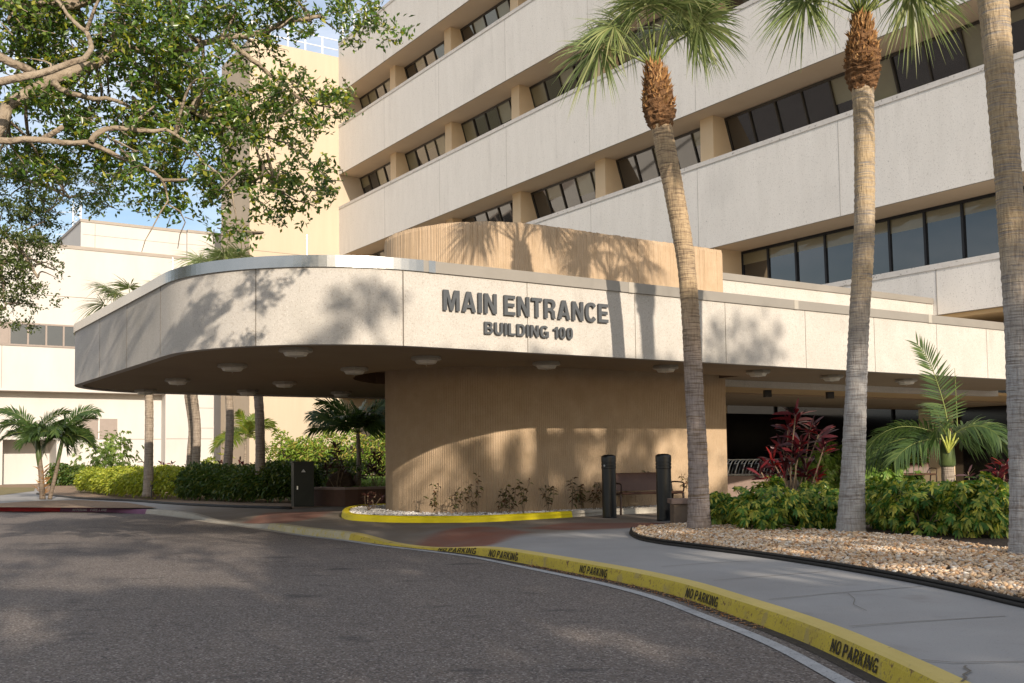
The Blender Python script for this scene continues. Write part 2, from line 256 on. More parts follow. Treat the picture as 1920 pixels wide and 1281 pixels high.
def pavemat():
    m, nt, b = newmat('pavement concrete'); L = nt.links; tc = N(nt, 'ShaderNodeTexCoord')
    def noise(s, d=5):
        n = N(nt, 'ShaderNodeTexNoise'); n.inputs['Scale'].default_value = s; n.inputs['Detail'].default_value = d; L.new(tc.outputs['Object'], n.inputs[0]); return n
    def ramp(src, p0, p1, c0, c1):
        r = N(nt, 'ShaderNodeValToRGB'); r.color_ramp.elements[0].position = p0; r.color_ramp.elements[1].position = p1
        r.color_ramp.elements[0].color = rgb(c0); r.color_ramp.elements[1].color = rgb(c1); L.new(src, r.inputs[0]); return r.outputs[0]
    c = ramp(noise(.8).outputs[0], .3, .7, (.27, .26, .25), (.34, .33, .32))
    def mixc(f, col, out):
        q = N(nt, 'ShaderNodeMixRGB'); L.new(f, q.inputs[0]); L.new(out, q.inputs[1]); q.inputs[2].default_value = rgb(col); return q.outputs[0]
    c = mixc(ramp(noise(90, 2).outputs[0], .6, .68, (0, 0, 0), (.4, .4, .4)), (.17, .155, .14), c)
    for nm, col in (('warm', (.175, .135, .095)), ('red', (.21, .075, .045))):
        at = N(nt, 'ShaderNodeAttribute'); at.attribute_name = nm
        mu = N(nt, 'ShaderNodeMath', operation='MULTIPLY', use_clamp=True); L.new(at.outputs['Fac'], mu.inputs[0]); L.new(ramp(noise(1.4).outputs[0], .2, .7, (.55, .55, .55), (1, 1, 1)), mu.inputs[1])
        c = mixc(mu.outputs[0], col, c)
    c = mixc(ramp(noise(1.7, 8).outputs[0], .62, .75, (0, 0, 0), (.35, .35, .35)), (.13, .11, .09), c)
    L.new(c, b.inputs['Base Color']); b.inputs['Roughness'].default_value = .85
    bp = N(nt, 'ShaderNodeBump'); bp.inputs['Strength'].default_value = .25; bp.inputs['Distance'].default_value = .004; L.new(noise(140, 2).outputs[0], bp.inputs['Height']); L.new(bp.outputs[0], b.inputs['Normal'])
    return m
M['pave'] = pavemat()
# ------------------------------------------------------------------ mesh helpers
def tag(o, label=None, cat=None, group=None, kind=None):
    if label: o['label'] = label
    if cat: o['category'] = cat
    if group: o['group'] = group
    if kind: o['kind'] = kind
    return o
def empty(name, loc, label, cat, group=None):
    o = bpy.data.objects.new(name, None); COL.objects.link(o); o.location = [float(c) for c in loc]; o.empty_display_size = .2
    return tag(o, label, cat, group)
def rootloc(p):
    v = Vector((0, 0, 0))
    while p is not None: v += p.location; p = p.parent
    return np.array(v)
def mesh(name, verts, faces, mat, parent=None, smooth=False, fmat=None):
    """world-space vertices; the object's own origin is at its parent (or at its own foot when top-level)"""
    v = np.asarray(verts, dtype=float).reshape(-1, 3)
    if parent is None:
        off = np.array([(v[:, 0].min()+v[:, 0].max())/2, (v[:, 1].min()+v[:, 1].max())/2, 0]) if len(v) and not name.startswith(('road', 'pavement', 'ground', 'kerb')) else np.zeros(3)
    else: off = rootloc(parent)
    me = bpy.data.meshes.new(name); v = v-off
    if isinstance(faces, np.ndarray):
        n, k = faces.shape; me.vertices.add(len(v)); me.vertices.foreach_set('co', v.ravel())
        me.loops.add(n*k); me.loops.foreach_set('vertex_index', faces.ravel().astype(np.int32))
        me.polygons.add(n); me.polygons.foreach_set('loop_start', np.arange(0, n*k, k, dtype=np.int32)); me.polygons.foreach_set('loop_total', np.full(n, k, dtype=np.int32))
        me.update(calc_edges=True)
    else: me.from_pydata([tuple(p) for p in v], [], [tuple(f) for f in faces]); me.update()
    for mm in (mat if isinstance(mat, (list, tuple)) else [mat]): me.materials.append(mm)
    if fmat is not None: me.polygons.foreach_set('material_index', np.asarray(fmat, dtype=np.int32))
    if smooth: me.polygons.foreach_set('use_smooth', np.ones(len(me.polygons), dtype=bool))
    o = bpy.data.objects.new(name, me); COL.objects.link(o)
    if parent is not None: o.parent = parent
    else: o.location = [float(c) for c in off]
    return o
class MB:
    def __init__(s): s.v = []; s.f = []; s.m = []
    def add(s, vs, fs, mi=0):
        n = len(s.v); s.v += [np.asarray(p, float) for p in vs]; s.f += [tuple(i+n for i in f) for f in fs]; s.m += [mi]*len(fs)
    def box(s, p, a, b, c, mi=0):
        p, a, b, c = map(lambda q: np.asarray(q, float), (p, a, b, c))
        if np.dot(np.cross(a, b), c) < 0: a, b = b, a
        vs = [p, p+a, p+a+b, p+b, p+c, p+a+c, p+a+b+c, p+b+c]
        s.add(vs, [(0, 3, 2, 1), (4, 5, 6, 7), (0, 1, 5, 4), (1, 2, 6, 5), (2, 3, 7, 6), (3, 0, 4, 7)], mi)
    def ubox(s, u0, u1, w0, w1, z0, z1, mi=0): s.box(W(u0, w0, z0), (u1-u0)*E1, (w1-w0)*E2, (z1-z0)*EZ, mi)
    def xbox(s, x0, x1, y0, y1, z0, z1, mi=0): s.box((x0, y0, z0), (x1-x0, 0, 0), (0, y1-y0, 0), (0, 0, z1-z0), mi)
    def tube(s, pts, rad, n=8, mi=0, caps=True, jit=0):
        pts = [np.asarray(p, float) for p in pts]; k = len(pts)
        if not hasattr(rad, '__len__'): rad = [rad]*k
        base = len(s.v); up = np.array([0, 0, 1.]); prev = None
        for i, p in enumerate(pts):
            t = pts[min(i+1, k-1)]-pts[max(i-1, 0)]; t = t/(np.linalg.norm(t)+1e-9)
            if prev is None:
                a = np.cross(t, up)
                if np.linalg.norm(a) < .05: a = np.cross(t, np.array([0, 1., 0]))
            else: a = prev-t*np.dot(prev, t)
            a /= np.linalg.norm(a); prev = a; b = np.cross(t, a)
            for j in range(n):
                th = 2*math.pi*j/n; rr = rad[i]*(1+(random.uniform(-jit, jit) if jit else 0))
                s.v.append(p+rr*(math.cos(th)*a+math.sin(th)*b))
        for i in range(k-1):
            for j in range(n):
                q = base+i*n+j; q2 = base+i*n+(j+1) % n
                s.f.append((q, q2, q2+n, q+n)); s.m.append(mi)
        if caps:
            s.f.append(tuple(base+j for j in reversed(range(n)))); s.m.append(mi)
            s.f.append(tuple(base+(k-1)*n+j for j in range(n))); s.m.append(mi)
    def prism(s, poly, z0, z1, mi=0, top=True, bot=True, mtop=None):
        n = len(poly); vs = [(p[0], p[1], z0) for p in poly]+[(p[0], p[1], z1) for p in poly]
        s.add(vs, [(i, (i+1) % n, n+(i+1) % n, n+i) for i in range(n)], mi)
        if top: s.add([vs[n+i] for i in range(n)], [tuple(range(n))], mi if mtop is None else mtop)
        if bot: s.add([vs[i] for i in range(n)], [tuple(reversed(range(n)))], mi)
    def build(s, name, mat, parent=None, smooth=False): return mesh(name, np.array(s.v), s.f, mat, parent, smooth, s.m if isinstance(mat, (list, tuple)) else None)
def ccw(poly):
    a = sum(poly[i][0]*poly[(i+1) % len(poly)][1]-poly[(i+1) % len(poly)][0]*poly[i][1] for i in range(len(poly)))
    return poly if a > 0 else poly[::-1]
def catmull(P, k=6):
    P = [np.asarray(p, float) for p in P]; out = []
    for i in range(len(P)-1):
        p0 = P[max(i-1, 0)]; p1 = P[i]; p2 = P[i+1]; p3 = P[min(i+2, len(P)-1)]
        for j in range(k):
            t = j/k
            out.append(.5*((2*p1)+(-p0+p2)*t+(2*p0-5*p1+4*p2-p3)*t*t+(-p0+3*p1-3*p2+p3)*t**3))
    out.append(P[-1]); return out
def resample(P, d):
    P = np.array(P); s = np.concatenate([[0], np.cumsum(np.linalg.norm(np.diff(P, axis=0), axis=1))])
    n = max(2, int(s[-1]/d)+1); t = np.linspace(0, s[-1], n)
    return np.stack([np.interp(t, s, P[:, i]) for i in range(P.shape[1])], 1)
def norm(a): return a/(np.linalg.norm(a, axis=-1, keepdims=True)+1e-9)
def rvec(n): return norm(RNG.normal(size=(n, 3)))
def leaves(c, d, L, Wd, fold=.25, up=None, droop=0.):
    """V-folded leaf blades: c base points, d directions, L lengths, Wd widths"""
    n = len(c); d = norm(d)
    if up is None: up = np.array([0, 0, 1.])+.6*RNG.normal(size=(n, 3))
    s = norm(np.cross(d, up)); nn = norm(np.cross(s, d))
    L = np.asarray(L).reshape(-1, 1)*np.ones((n, 1)); Wd = np.asarray(Wd).reshape(-1, 1)*np.ones((n, 1))
    tip = c+d*L; tip[:, 2] -= (droop*L)[:, 0]
    a = c+d*L*.45+s*Wd*.5+nn*Wd*fold; b = c+d*L*.45-s*Wd*.5+nn*Wd*fold
    v = np.stack([c, a, tip, b], 1).reshape(-1, 3)
    i = np.arange(n)*4
    f = np.concatenate([np.stack([i, i+1, i+2], 1), np.stack([i, i+2, i+3], 1)], 0)
    return v, f
def ovals(c, d, L, Wd, up, bend=.35):
    n = len(c); d = norm(d); s = norm(np.cross(d, up)); L = np.asarray(L).reshape(-1, 1)*np.ones((n, 1)); out = []
    for t, w_ in ((0, .10), (.30, .85), (.62, 1.0), (.88, .5), (1, .04)):
        p = c+d*L*t-np.array([0, 0, 1.])*bend*L*t**2; out += [p-s*Wd*.5*w_, p+s*Wd*.5*w_]
    v = np.stack(out, 1).reshape(-1, 3); i = (np.arange(n)*10)[:, None]
    return v, np.concatenate([i+np.array([[2*k, 2*k+1, 2*k+3, 2*k+2]]) for k in range(4)], 0)
def joinvf(parts):
    vs = []; fs = []; n = 0
    for v, f in parts: vs.append(v); fs.append(f+n); n += len(v)
    return np.concatenate(vs), np.concatenate(fs)
def strips(base, d, side, L, wid, bend, seg=4):
    """long blades: arrays of base, direction, side vector, length, width; bend = downwards sag of the tip as share of L"""
    n = len(base); out = []
    L = np.asarray(L).reshape(-1, 1)*np.ones((n, 1)); wid = np.asarray(wid).reshape(-1, 1)*np.ones((n, 1)); bend = np.asarray(bend).reshape(-1, 1)*np.ones((n, 1))
    for k in range(seg+1):
        t = k/seg; p = base+d*L*t; p = p-np.array([0, 0, 1.])*bend*L*t**2.2
        ww = wid*.5*(min(1, .35+2.2*t) if t < .45 else (1-t)/.55*.97+.03)
        out += [p-side*ww, p+side*ww]
    v = np.stack(out, 1).reshape(-1, 3); m_ = 2*(seg+1); i = (np.arange(n)*m_)[:, None]
    f = np.concatenate([i+np.array([[2*k, 2*k+1, 2*k+3, 2*k+2]]) for k in range(seg)], 0)
    return v, f
# ================================================================== GROUND
def sheet(name, poly, z, mat, parent=None, kind='structure', z1=None):
    poly = ccw([tuple(p[:2]) for p in poly])
    if z1 is None: return tag(mesh(name, [(p[0], p[1], z) for p in poly], [tuple(range(len(poly)))], mat, parent), kind=kind)
    b = MB(); b.prism(poly, z, z1); return tag(b.build(name, mat, parent), kind=kind)
KP = [(0, 958.8, .115), (75, 959, .115), (130, 960, .115), (200, 960.5, .115), (240, 963, .115), (274, 963.8, .115), (305, 965.6, .115), (349, 971, .115), (371, 974, .08), (400, 979, .03), (440, 984, .025),
      (480, 989.5, .07), (505, 993, .115), (575, 1003.8, .12), (640, 1011, .12), (680, 1016, .09), (713, 1021, .04), (760, 1026.5, .02), (817, 1032.5, .03), (860, 1037.5, .08), (907, 1043.5, .125), (977, 1056.7, .14), (1073, 1075, .14),
      (1173, 1095, .14), (1280, 1122, .14), (1357, 1150, .14), (1447, 1182, .14), (1547, 1223, .14), (1613, 1258, .14), (1663, 1281, .14)]
kp = [np.array([G(x, y, 0)[0], G(x, y, 0)[1], h]) for x, y, h in KP]
kp = [kp[0]+np.array([-45, 26, 0])*1.0, kp[0]+np.array([-12, 5, 0])] + kp + [kp[-1]+np.array([.02, -.7, 0]), kp[-1]+np.array([.0, -1.6, 0]), kp[-1]+np.array([-.06, -3, 0]), kp[-1]+np.array([-.2, -5.5, 0]), kp[-1]+np.array([-.5, -10, 0]), kp[-1]+np.array([-1, -18, 0]), kp[-1]+np.array([-2, -34, 0])]
KC = resample(catmull(kp, 8), .12)
for _ in range(14): KC[1:-1] = .25*KC[:-2]+.5*KC[1:-1]+.25*KC[2:]
KT = norm(np.gradient(KC[:, :2], axis=0)); KNm = np.stack([-KT[:, 1], KT[:, 0]], 1)   # inward normal (left of travel)
KS = np.concatenate([[0], np.cumsum(np.linalg.norm(np.diff(KC[:, :2], axis=0), axis=1))])
DIR = norm(np.array([.8, .6]))
def inpoly(px, py, poly):
    c = np.zeros(len(px), bool); n = len(poly)
    for i in range(n):
        x1, y1 = poly[i]; x2, y2 = poly[(i+1) % n]
        with np.errstate(divide='ignore', invalid='ignore'):
            c ^= ((y1 > py) != (y2 > py)) & (px < (x2-x1)*(py-y1)/(y2-y1)+x1)
    return c
def px_poly(P, z): return [tuple(G(x, y, z)[:2]) for x, y in P]
tag(mesh('ground', [(-900, -300, -.06), (900, -300, -.06), (900, 1500, -.06), (-900, 1500, -.06)], [(0, 1, 2, 3)], M['drylawn']), kind='structure')
# road: everything on the driver's side of the kerb
rd = [(p[0]+n[0]*.05, p[1]+n[1]*.05) for p, n in zip(KC[::6, :2], KNm[::6])]
sheet('road', rd+[(2.5, -60), (-70, -60), (-90, 60)], 0.0, M['asphalt'])
# pavement inside the kerb: follows the dropped kerbs
TT = np.concatenate([[0.0], np.arange(.15, 1.4, .15), np.arange(1.5, 13, .14), [16, 22, 30, 45, 70]])
bx_ = KC[:, :2]+KNm*.17; hk = KC[:, 2]
sel = slice(0, len(KC)); nr = len(TT); nk = len(KC)
PX = bx_[:, None, :]+TT[None, :, None]*DIR
sm = np.clip(TT/1.3, 0, 1); sm = sm*sm*(3-2*sm)
PZ = (hk-.006)[:, None]*(1-sm)+.14*sm
pv = np.concatenate([PX, PZ[..., None]], 2).reshape(-1, 3)
ii = (np.arange(nk-1)[:, None]*nr+np.arange(nr-1)[None, :]).ravel()
pf = np.stack([ii, ii+nr, ii+nr+1, ii+1], 1)
pav = mesh('pavement', pv, pf, M['pave']); tag(pav, kind='structure')
warmP = px_poly([(180, 1030), (640, 1018), (745, 1028), (1000, 1003), (1260, 985), (1290, 900), (1100, 870), (400, 900), (300, 990)], .13)
redP = [px_poly([(735, 1024), (813, 1001.7), (873, 992.3), (923, 992.3), (993, 1002.7), (917, 1021.7), (890, 1030), (820, 1034)], .10),
        px_poly([(985, 991), (1057, 980.5), (1258, 980), (1262, 985), (1150, 991.7), (1060, 994)], .14),
        px_poly([(425, 980), (500, 966), (620, 964), (600, 975), (520, 985), (460, 986)], .08)]
def softin(polys, r):
    acc = np.zeros(len(pv)); offs = [(0, 0), (r, 0), (-r, 0), (0, r), (0, -r), (r*.7, r*.7), (-r*.7, -r*.7)]
    for dx, dy in offs:
        h = np.zeros(len(pv), bool)
        for P in polys: h |= inpoly(pv[:, 0]+dx, pv[:, 1]+dy, P)
        acc += h
    return acc/len(offs)
for nm, pol, r in (('warm', [warmP], .35), ('red', redP, .06)):
    at = pav.data.attributes.new(nm, 'FLOAT', 'POINT'); at.data.foreach_set('value', softin(pol, r).astype(np.float32))
# joints and a crack in the near pavement, sunk strips of dark filler lying 3 mm proud
def strip_line(P, wdt, z, name, mat, parent=None):
    P = np.array([p[:2] for p in P]); t = norm(np.gradient(P, axis=0)); n = np.stack([-t[:, 1], t[:, 0]], 1)
    zz = z if hasattr(z, '__len__') else [z]*len(P)
    v = []; 
    for p, q, h in zip(P, n, zz): v += [(p[0]-q[0]*wdt/2, p[1]-q[1]*wdt/2, h), (p[0]+q[0]*wdt/2, p[1]+q[1]*wdt/2, h)]
    return mesh(name, v, [(2*i, 2*i+2, 2*i+3, 2*i+1) for i in range(len(P)-1)], mat, parent)
for P in ([(1338, 1089), (1420, 1082), (1553, 1072)], [(1442, 1124.5), (1560, 1113), (1730, 1100)], [(1592, 1175), (1700, 1167), (1885, 1156)], [(1728, 1238), (1790, 1243), (1960, 1240)], [(1240, 1063), (1330, 1056), (1420, 1052)]):
    tag(strip_line([G(x, y, .14) for x, y in P], .012, .1435, 'pavement_joint', M['joint'], pav))
tag(strip_line([G(x, y, .14) for x, y in [(1803, 1279), (1812, 1272), (1806, 1266), (1820, 1259), (1808, 1252), (1812, 1249)]], .014, .1442, 'pavement_crack', M['joint'], pav))
tag(strip_line([G(x, y, .14) for x, y in [(1590, 1113), (1603, 1124), (1600, 1134), (1625, 1146)]], .005, .1442, 'pavement_crack', M['joint'], pav))
# kerb, in painted lengths
def kidx(px, py): 
    g = G(px, py, 0)[:2]; return int(np.argmin(np.linalg.norm(KC[:, :2]-g, axis=1)))
def kprof(i):
    p = KC[i, :2]; n = KNm[i]; h = max(KC[i, 2], .012)
    return [np.array([p[0]+n[0]*o, p[1]+n[1]*o, z]) for o, z in ((-.0, -.02), (.03, h*.72), (.042, h*.9), (.065, h), (.175, h+.001), (.178, -.02))]
def kerbpiece(name, i0, i1, mat):
    v = []; 
    for i in range(i0, i1+1): v += kprof(i)
    n = i1-i0; f = [(k*6+j, k*6+j+1, (k+1)*6+j+1, (k+1)*6+j) for k in range(n) for j in range(5)]
    f += [(5, 4, 3, 2, 1, 0), tuple(n*6+j for j in range(6))]
    fm = [1 if (j >= 2 and len(mat) > 1) else 0 for k in range(n) for j in range(5)]+[0, 0]
    o = mesh(name, v, [tuple(reversed(q)) for q in f], mat, None, False, fm); return tag(o, kind='structure')
ia = kidx(112, 959.6); ib = kidx(273, 963.8); ic = kidx(500, 992.5); id_ = kidx(655, 1013)
k_red = kerbpiece('kerb_red', 0, ia, [M['red']]); k_pur = kerbpiece('kerb_skylit_red', ia, ib, [M['purple']])
kerbpiece('kerb_bare', ib, ic, [M['kerbgrey']]); kerbpiece('kerb_faded_yellow', ic, id_, [M['paleyel']])
k_yel = kerbpiece('kerb_yellow', id_, len(KC)-1, [M['yellow'], M['yellowtop']])
# gutter band and the white edge line
j0 = kidx(560, 1001)
def offs(i0, i1, o): return [(KC[i, 0]-KNm[i, 0]*o(i) if callable(o) else KC[i, 0]-KNm[i, 0]*o, KC[i, 1]-(KNm[i, 1]*o(i) if callable(o) else KNm[i, 1]*o)) for i in range(i0, i1, 2)]
tag(strip_line(offs(j0, len(KC), lambda i: .10+.13*min(1, (i-j0)/90)), .105, .006, 'road_edge_line', M['line']), kind='structure')
tag(strip_line(offs(j0+40, len(KC), .035), .10, .004, 'road_gutter_grime', pm('gutter grime', (.04, .033, .028), (.075, .062, .05), 12, .95, .5, 60, .01, specks=(((.2, .15, .09), 40, .64, .7),))), kind='structure')
tag(strip_line(offs(kidx(300, 965), j0+25, .09), .15, .004, 'road_gutter', M['kerbgrey']), kind='structure')
# lettering -----------------------------------------------------------
def _arc(cx, cy, rx, ry, a0, a1, n=14): return [(cx+rx*math.cos(R(a0+(a1-a0)*i/n)), cy+ry*math.sin(R(a0+(a1-a0)*i/n))) for i in range(n+1)]
def _se(cx, cy, rx, ry, a0, a1, n=20, e=.8):
    out = []
    for i in range(n+1):
        t = R(a0+(a1-a0)*i/n); c, q = math.cos(t), math.sin(t); out.append((cx+rx*math.copysign(abs(c)**e, c), cy+ry*math.copysign(abs(q)**e, q)))
    return out
GL = {
 'M': (.88, [[(0,0),(0,1),(.28,1),(.44,.36),(.60,1),(.88,1),(.88,0),(.69,0),(.69,.70),(.52,0),(.36,0),(.19,.70),(.19,0)]]),
 'A': (.77, [[(0,0),(.27,1),(.50,1),(.77,0),(.56,0),(.505,.20),(.265,.20),(.21,0)], [(.305,.36),(.465,.36),(.385,.74)]]),
 'I': (.21, [[(0,0),(0,1),(.21,1),(.21,0)]]),
 'N': (.71, [[(0,0),(0,1),(.21,1),(.52,.38),(.52,1),(.71,1),(.71,0),(.50,0),(.19,.62),(.19,0)]]),
 'E': (.64, [[(0,0),(0,1),(.63,1),(.63,.83),(.2,.83),(.2,.60),(.59,.60),(.59,.43),(.2,.43),(.2,.17),(.64,.17),(.64,0)]]),
 'F': (.6, [[(0,0),(0,1),(.6,1),(.6,.83),(.2,.83),(.2,.59),(.54,.59),(.54,.42),(.2,.42),(.2,0)]]),
 'T': (.64, [[(.22,0),(.22,.83),(0,.83),(0,1),(.64,1),(.64,.83),(.42,.83),(.42,0)]]),
 'L': (.58, [[(0,0),(0,1),(.2,1),(.2,.17),(.58,.17),(.58,0)]]),
 'K': (.72, [[(0,0),(0,1),(.2,1),(.2,.60),(.47,1),(.71,1),(.41,.59),(.72,0),(.49,0),(.28,.41),(.2,.30),(.2,0)]]),
 'R': (.70, [[(0,0),(0,1),(.42,1)]+_arc(.42,.735,.265,.265,80,-50,9)+[(.52,.47),(.63,.38),(.65,.08),(.70,0),(.48,0),(.455,.10),(.44,.29),(.37,.37),(.2,.37),(.2,0)], [(.2,.54),(.38,.54)]+_arc(.38,.69,.10,.145,-80,80,6)+[(.2,.84)]]),
 'P': (.67, [[(0,0),(0,1),(.40,1)]+_arc(.40,.695,.27,.305,85,-85,10)+[(.38,.385),(.2,.385),(.2,0)], [(.2,.55),(.36,.55)]+_arc(.36,.695,.11,.14,-80,80,6)+[(.2,.84)]]),
 'D': (.70, [[(0,0),(0,1),(.34,1)]+_se(.34,.5,.36,.5,88,-88,16)+[(.34,0)], [(.2,.17),(.32,.17)]+_se(.32,.5,.18,.33,-85,85,12)+[(.2,.83)]]),
 'B': (.69, [[(0,0),(0,1),(.40,1)]+_arc(.40,.76,.25,.24,82,-42,8)+[(.56,.54)]+_arc(.42,.29,.27,.285,50,-85,9)+[(.40,0)], [(.2,.165),(.38,.165)]+_arc(.38,.29,.11,.125,-80,80,6)+[(.2,.43)], [(.2,.585),(.36,.585)]+_arc(.36,.71,.10,.125,-80,80,6)+[(.2,.835)]]),
 'U': (.69, [[(0,1),(.2,1),(.2,.34)]+_se(.345,.34,.145,.175,180,360,10)+[(.49,1),(.69,1),(.69,.34)]+_se(.345,.34,.345,.355,360,180,14)+[(0,.36)]]),
 'C': (.72, [_se(.37,.5,.37,.52,38,322,24)+[(.52,.28)]+_se(.37,.5,.165,.35,320,40,18)+[(.52,.70)]]),
 'G': (.75, [_se(.37,.5,.37,.52,40,300,22)+[(.60,.08),(.63,0),(.75,0),(.75,.53),(.39,.53),(.39,.37),(.56,.37),(.52,.22)]+_se(.37,.5,.17,.35,290,42,18)+[(.52,.70)]]),
 'O': (.76, [_se(.38,.5,.38,.52,0,360,28)[:-1], _se(.38,.5,.18,.35,0,360,22)[:-1]]),
 '0': (.54, [_se(.27,.5,.27,.51,0,360,24)[:-1], _se(.27,.5,.09,.36,0,360,20)[:-1]]),
 '1': (.40, [[(.2,0),(.2,.68),(0,.68),(0,.81),(.17,.86),(.25,1),(.40,1),(.40,0)]]),
}
def text_verts(s, bold=0, depth=0., gap=.13):
    c = bpy.data.curves.new('t', 'CURVE'); c.dimensions = '2D'; c.fill_mode = 'BOTH'; c.extrude = depth; x = 0
    for ch in s:
        if ch == ' ': x += .30; continue
        w, cs = GL[ch]
        for P in cs:
            sp = c.splines.new('POLY'); sp.points.add(len(P)-1); sp.use_cyclic_u = True
            for q, p in zip(sp.points, P): q.co = (x+p[0], p[1], 0, 1)
        x += w+gap
    o = bpy.data.objects.new('t', c); COL.objects.link(o); bpy.context.view_layer.update()
    dg = bpy.context.evaluated_depsgraph_get(); me = bpy.data.meshes.new_from_object(o.evaluated_get(dg))
    v = np.array([tuple(q.co) for q in me.vertices]); f = [tuple(p.vertices) for p in me.polygons]
    bpy.data.objects.remove(o); bpy.data.curves.remove(c); bpy.data.meshes.remove(me)
    v[:, 0] -= v[:, 0].min(); v[:, 0] /= v[:, 0].max(); return v, f
def kerb_text(s, xa, ya, xb, yb, mat, parent, h0=.16, h1=.74, name='stencilled_lettering', jitter=0.0):
    v, f = text_verts(s, 0, 0, .16); a = KS[kidx(xa, ya)]; b = KS[kidx(xb, yb)]; out = []
    for x, y, z in v:
        q = a+(b-a)*x; i = int(np.clip(np.searchsorted(KS, q), 1, len(KS)-1)); t = (q-KS[i-1])/(KS[i]-KS[i-1]+1e-9)
        p = KC[i-1]*(1-t)+KC[i]*t; n = KNm[i]; h = p[2]; hh = (h0+(h1-h0)*y)*h; o = .03*hh/(.72*h)
        out.append((p[0]+n[0]*(o-.0035), p[1]+n[1]*(o-.0035), hh+.0012))
    mesh(name, out, f, mat, parent)
kerb_text('NO PARKING', 1553, 1225, 1637, 1269, M['stencil'], k_yel)
kerb_text('NO PARKING', 1284, 1123, 1343, 1144, M['stencil'], k_yel)
kerb_text('NO PARKING', 1083, 1077, 1139, 1088, M['stencil'], k_yel)
kerb_text('NO PARKING', 914, 1045, 966, 1054.5, M['stencil'], k_yel, .12, .78)
kerb_text('NO PARKING', 822, 1033, 893, 1041.5, M['stencil'], k_yel, .12, .9)
kerb_text('NO PARKING', 133, 960, 163, 960.2, M['wstencil'], k_pur, .2, .72)
kerb_text('FIRE LANE', 171, 960.2, 201, 960.5, M['wstencil'], k_pur, .2, .72)
# fallen leaves along the gutter
nn = 900; idx = RNG.integers(kidx(1000, 1061), len(KC)-300, nn); off = RNG.uniform(.0, .11, nn)
c = np.stack([KC[idx, 0]-KNm[idx, 0]*off, KC[idx, 1]-KNm[idx, 1]*off, RNG.uniform(.004, .014, nn)], 1)
d = rvec(nn); d[:, 2] *= .2
v, f = leaves(c, d, RNG.uniform(.012, .035, nn), RNG.uniform(.006, .016, nn))
tag(mesh('fallen_leaves', v, f, M['deadleaf']), 'dry brown leaves gathered in the gutter along the yellow kerb', 'fallen leaves', kind='stuff')
# pebble beds ----------------------------------------------------------
def pebbles(name, poly, n, smin, smax, z, mat, label, zf=None):
    P = np.array(poly); lo = P.min(0); hi = P.max(0); pts = np.zeros((0, 2))
    while len(pts) < n:
        q = RNG.uniform(lo, hi, (n*2, 2)); q = q[inpoly(q[:, 0], q[:, 1], poly)]; pts = np.concatenate([pts, q])
    pts = pts[:n]; r = RNG.uniform(smin, smax, n)
    ph = (1+5**.5)/2; ic = np.array([(-1, ph, 0), (1, ph, 0), (-1, -ph, 0), (1, -ph, 0), (0, -1, ph), (0, 1, ph), (0, -1, -ph), (0, 1, -ph), (ph, 0, -1), (ph, 0, 1), (-ph, 0, -1), (-ph, 0, 1)])/math.sqrt(1+ph*ph)
    fi = np.array([(0, 11, 5), (0, 5, 1), (0, 1, 7), (0, 7, 10), (0, 10, 11), (1, 5, 9), (5, 11, 4), (11, 10, 2), (10, 7, 6), (7, 1, 8), (3, 9, 4), (3, 4, 2), (3, 2, 6), (3, 6, 8), (3, 8, 9), (4, 9, 5), (2, 4, 11), (6, 2, 10), (8, 6, 7), (9, 8, 1)])
    a = RNG.uniform(0, 6.28, n); sx = r*RNG.uniform(.8, 1.4, n); sy = r*RNG.uniform(.6, 1, n); sz = r*RNG.uniform(.4, .75, n)
    L = ic[None]*np.stack([sx, sy, sz], 1)[:, None, :]*(1+RNG.uniform(-.15, .15, (n, 12, 1)))
    ca, sa = np.cos(a)[:, None], np.sin(a)[:, None]; X = L[..., 0]*ca-L[..., 1]*sa; Y = L[..., 0]*sa+L[..., 1]*ca
    til = RNG.normal(0, .35, (n, 1)); Zz = L[..., 2]+X*til; zc = z+RNG.uniform(0, .025, n)
    v = np.stack([X+pts[:, :1], Y+pts[:, 1:], Zz+zc[:, None]], 2).reshape(-1, 3)
    f = (np.arange(n)[:, None, None]*12+fi[None]).reshape(-1, 3)
    o = mesh(name, v, f, mat); o.data.polygons.foreach_set('use_smooth', np.ones(len(f), dtype=bool)); return tag(o, label, 'gravel', kind='stuff')
bed = px_poly([(1183, 1001), (1200, 1010), (1235, 1017), (1280, 1023), (1413, 1040), (1547, 1060), (1680, 1083), (1813, 1110), (1920, 1135)], .16)
edgeline = list(bed)+[(bed[-1][0]+.25, bed[-1][1]-1.5), (bed[-1][0]+.5, bed[-1][1]-6)]
back = px_poly([(1990, 1000), (1900, 985), (1600, 965), (1400, 962), (1262, 978), (1200, 988), (1184, 994)], .16)
bedpoly = ccw(edgeline+[(12, 3.0)]+back)
front = px_poly([(1190, 999), (1205, 1006), (1238, 1012.5), (1283, 1018), (1415, 1034.5), (1550, 1053.5), (1684, 1075), (1818, 1101), (1925, 1124)], .17)+[(bed[-1][0]+.25, bed[-1][1]-1.5), (8.2, 8.6)]+px_poly([(1990, 1072), (1890, 1030), (1700, 1005), (1500, 992), (1400, 986), (1290, 982), (1200, 988), (1184, 994)], .17)
sheet('rock_bed_soil', bedpoly, .155, M['soil'])
pebbles('river_pebbles', ccw(front), 15000, .014, .036, .165, M['pebble'], 'tan and white river pebbles in the bed beside the pavement')
EL = resample(catmull([np.array([p[0], p[1], 0]) for p in [back[-1]]+edgeline], 6), .15)
b = MB(); b.tube([np.array([p[0], p[1], .155]) for p in EL], .022, 6); b.tube([np.array([p[0]+.01, p[1]+.02, .190]) for p in EL], .018, 8)
tag(b.build('garden_edging', M['blackrub'], smooth=True), 'black plastic edging curving between rock bed and pavement', 'edging')
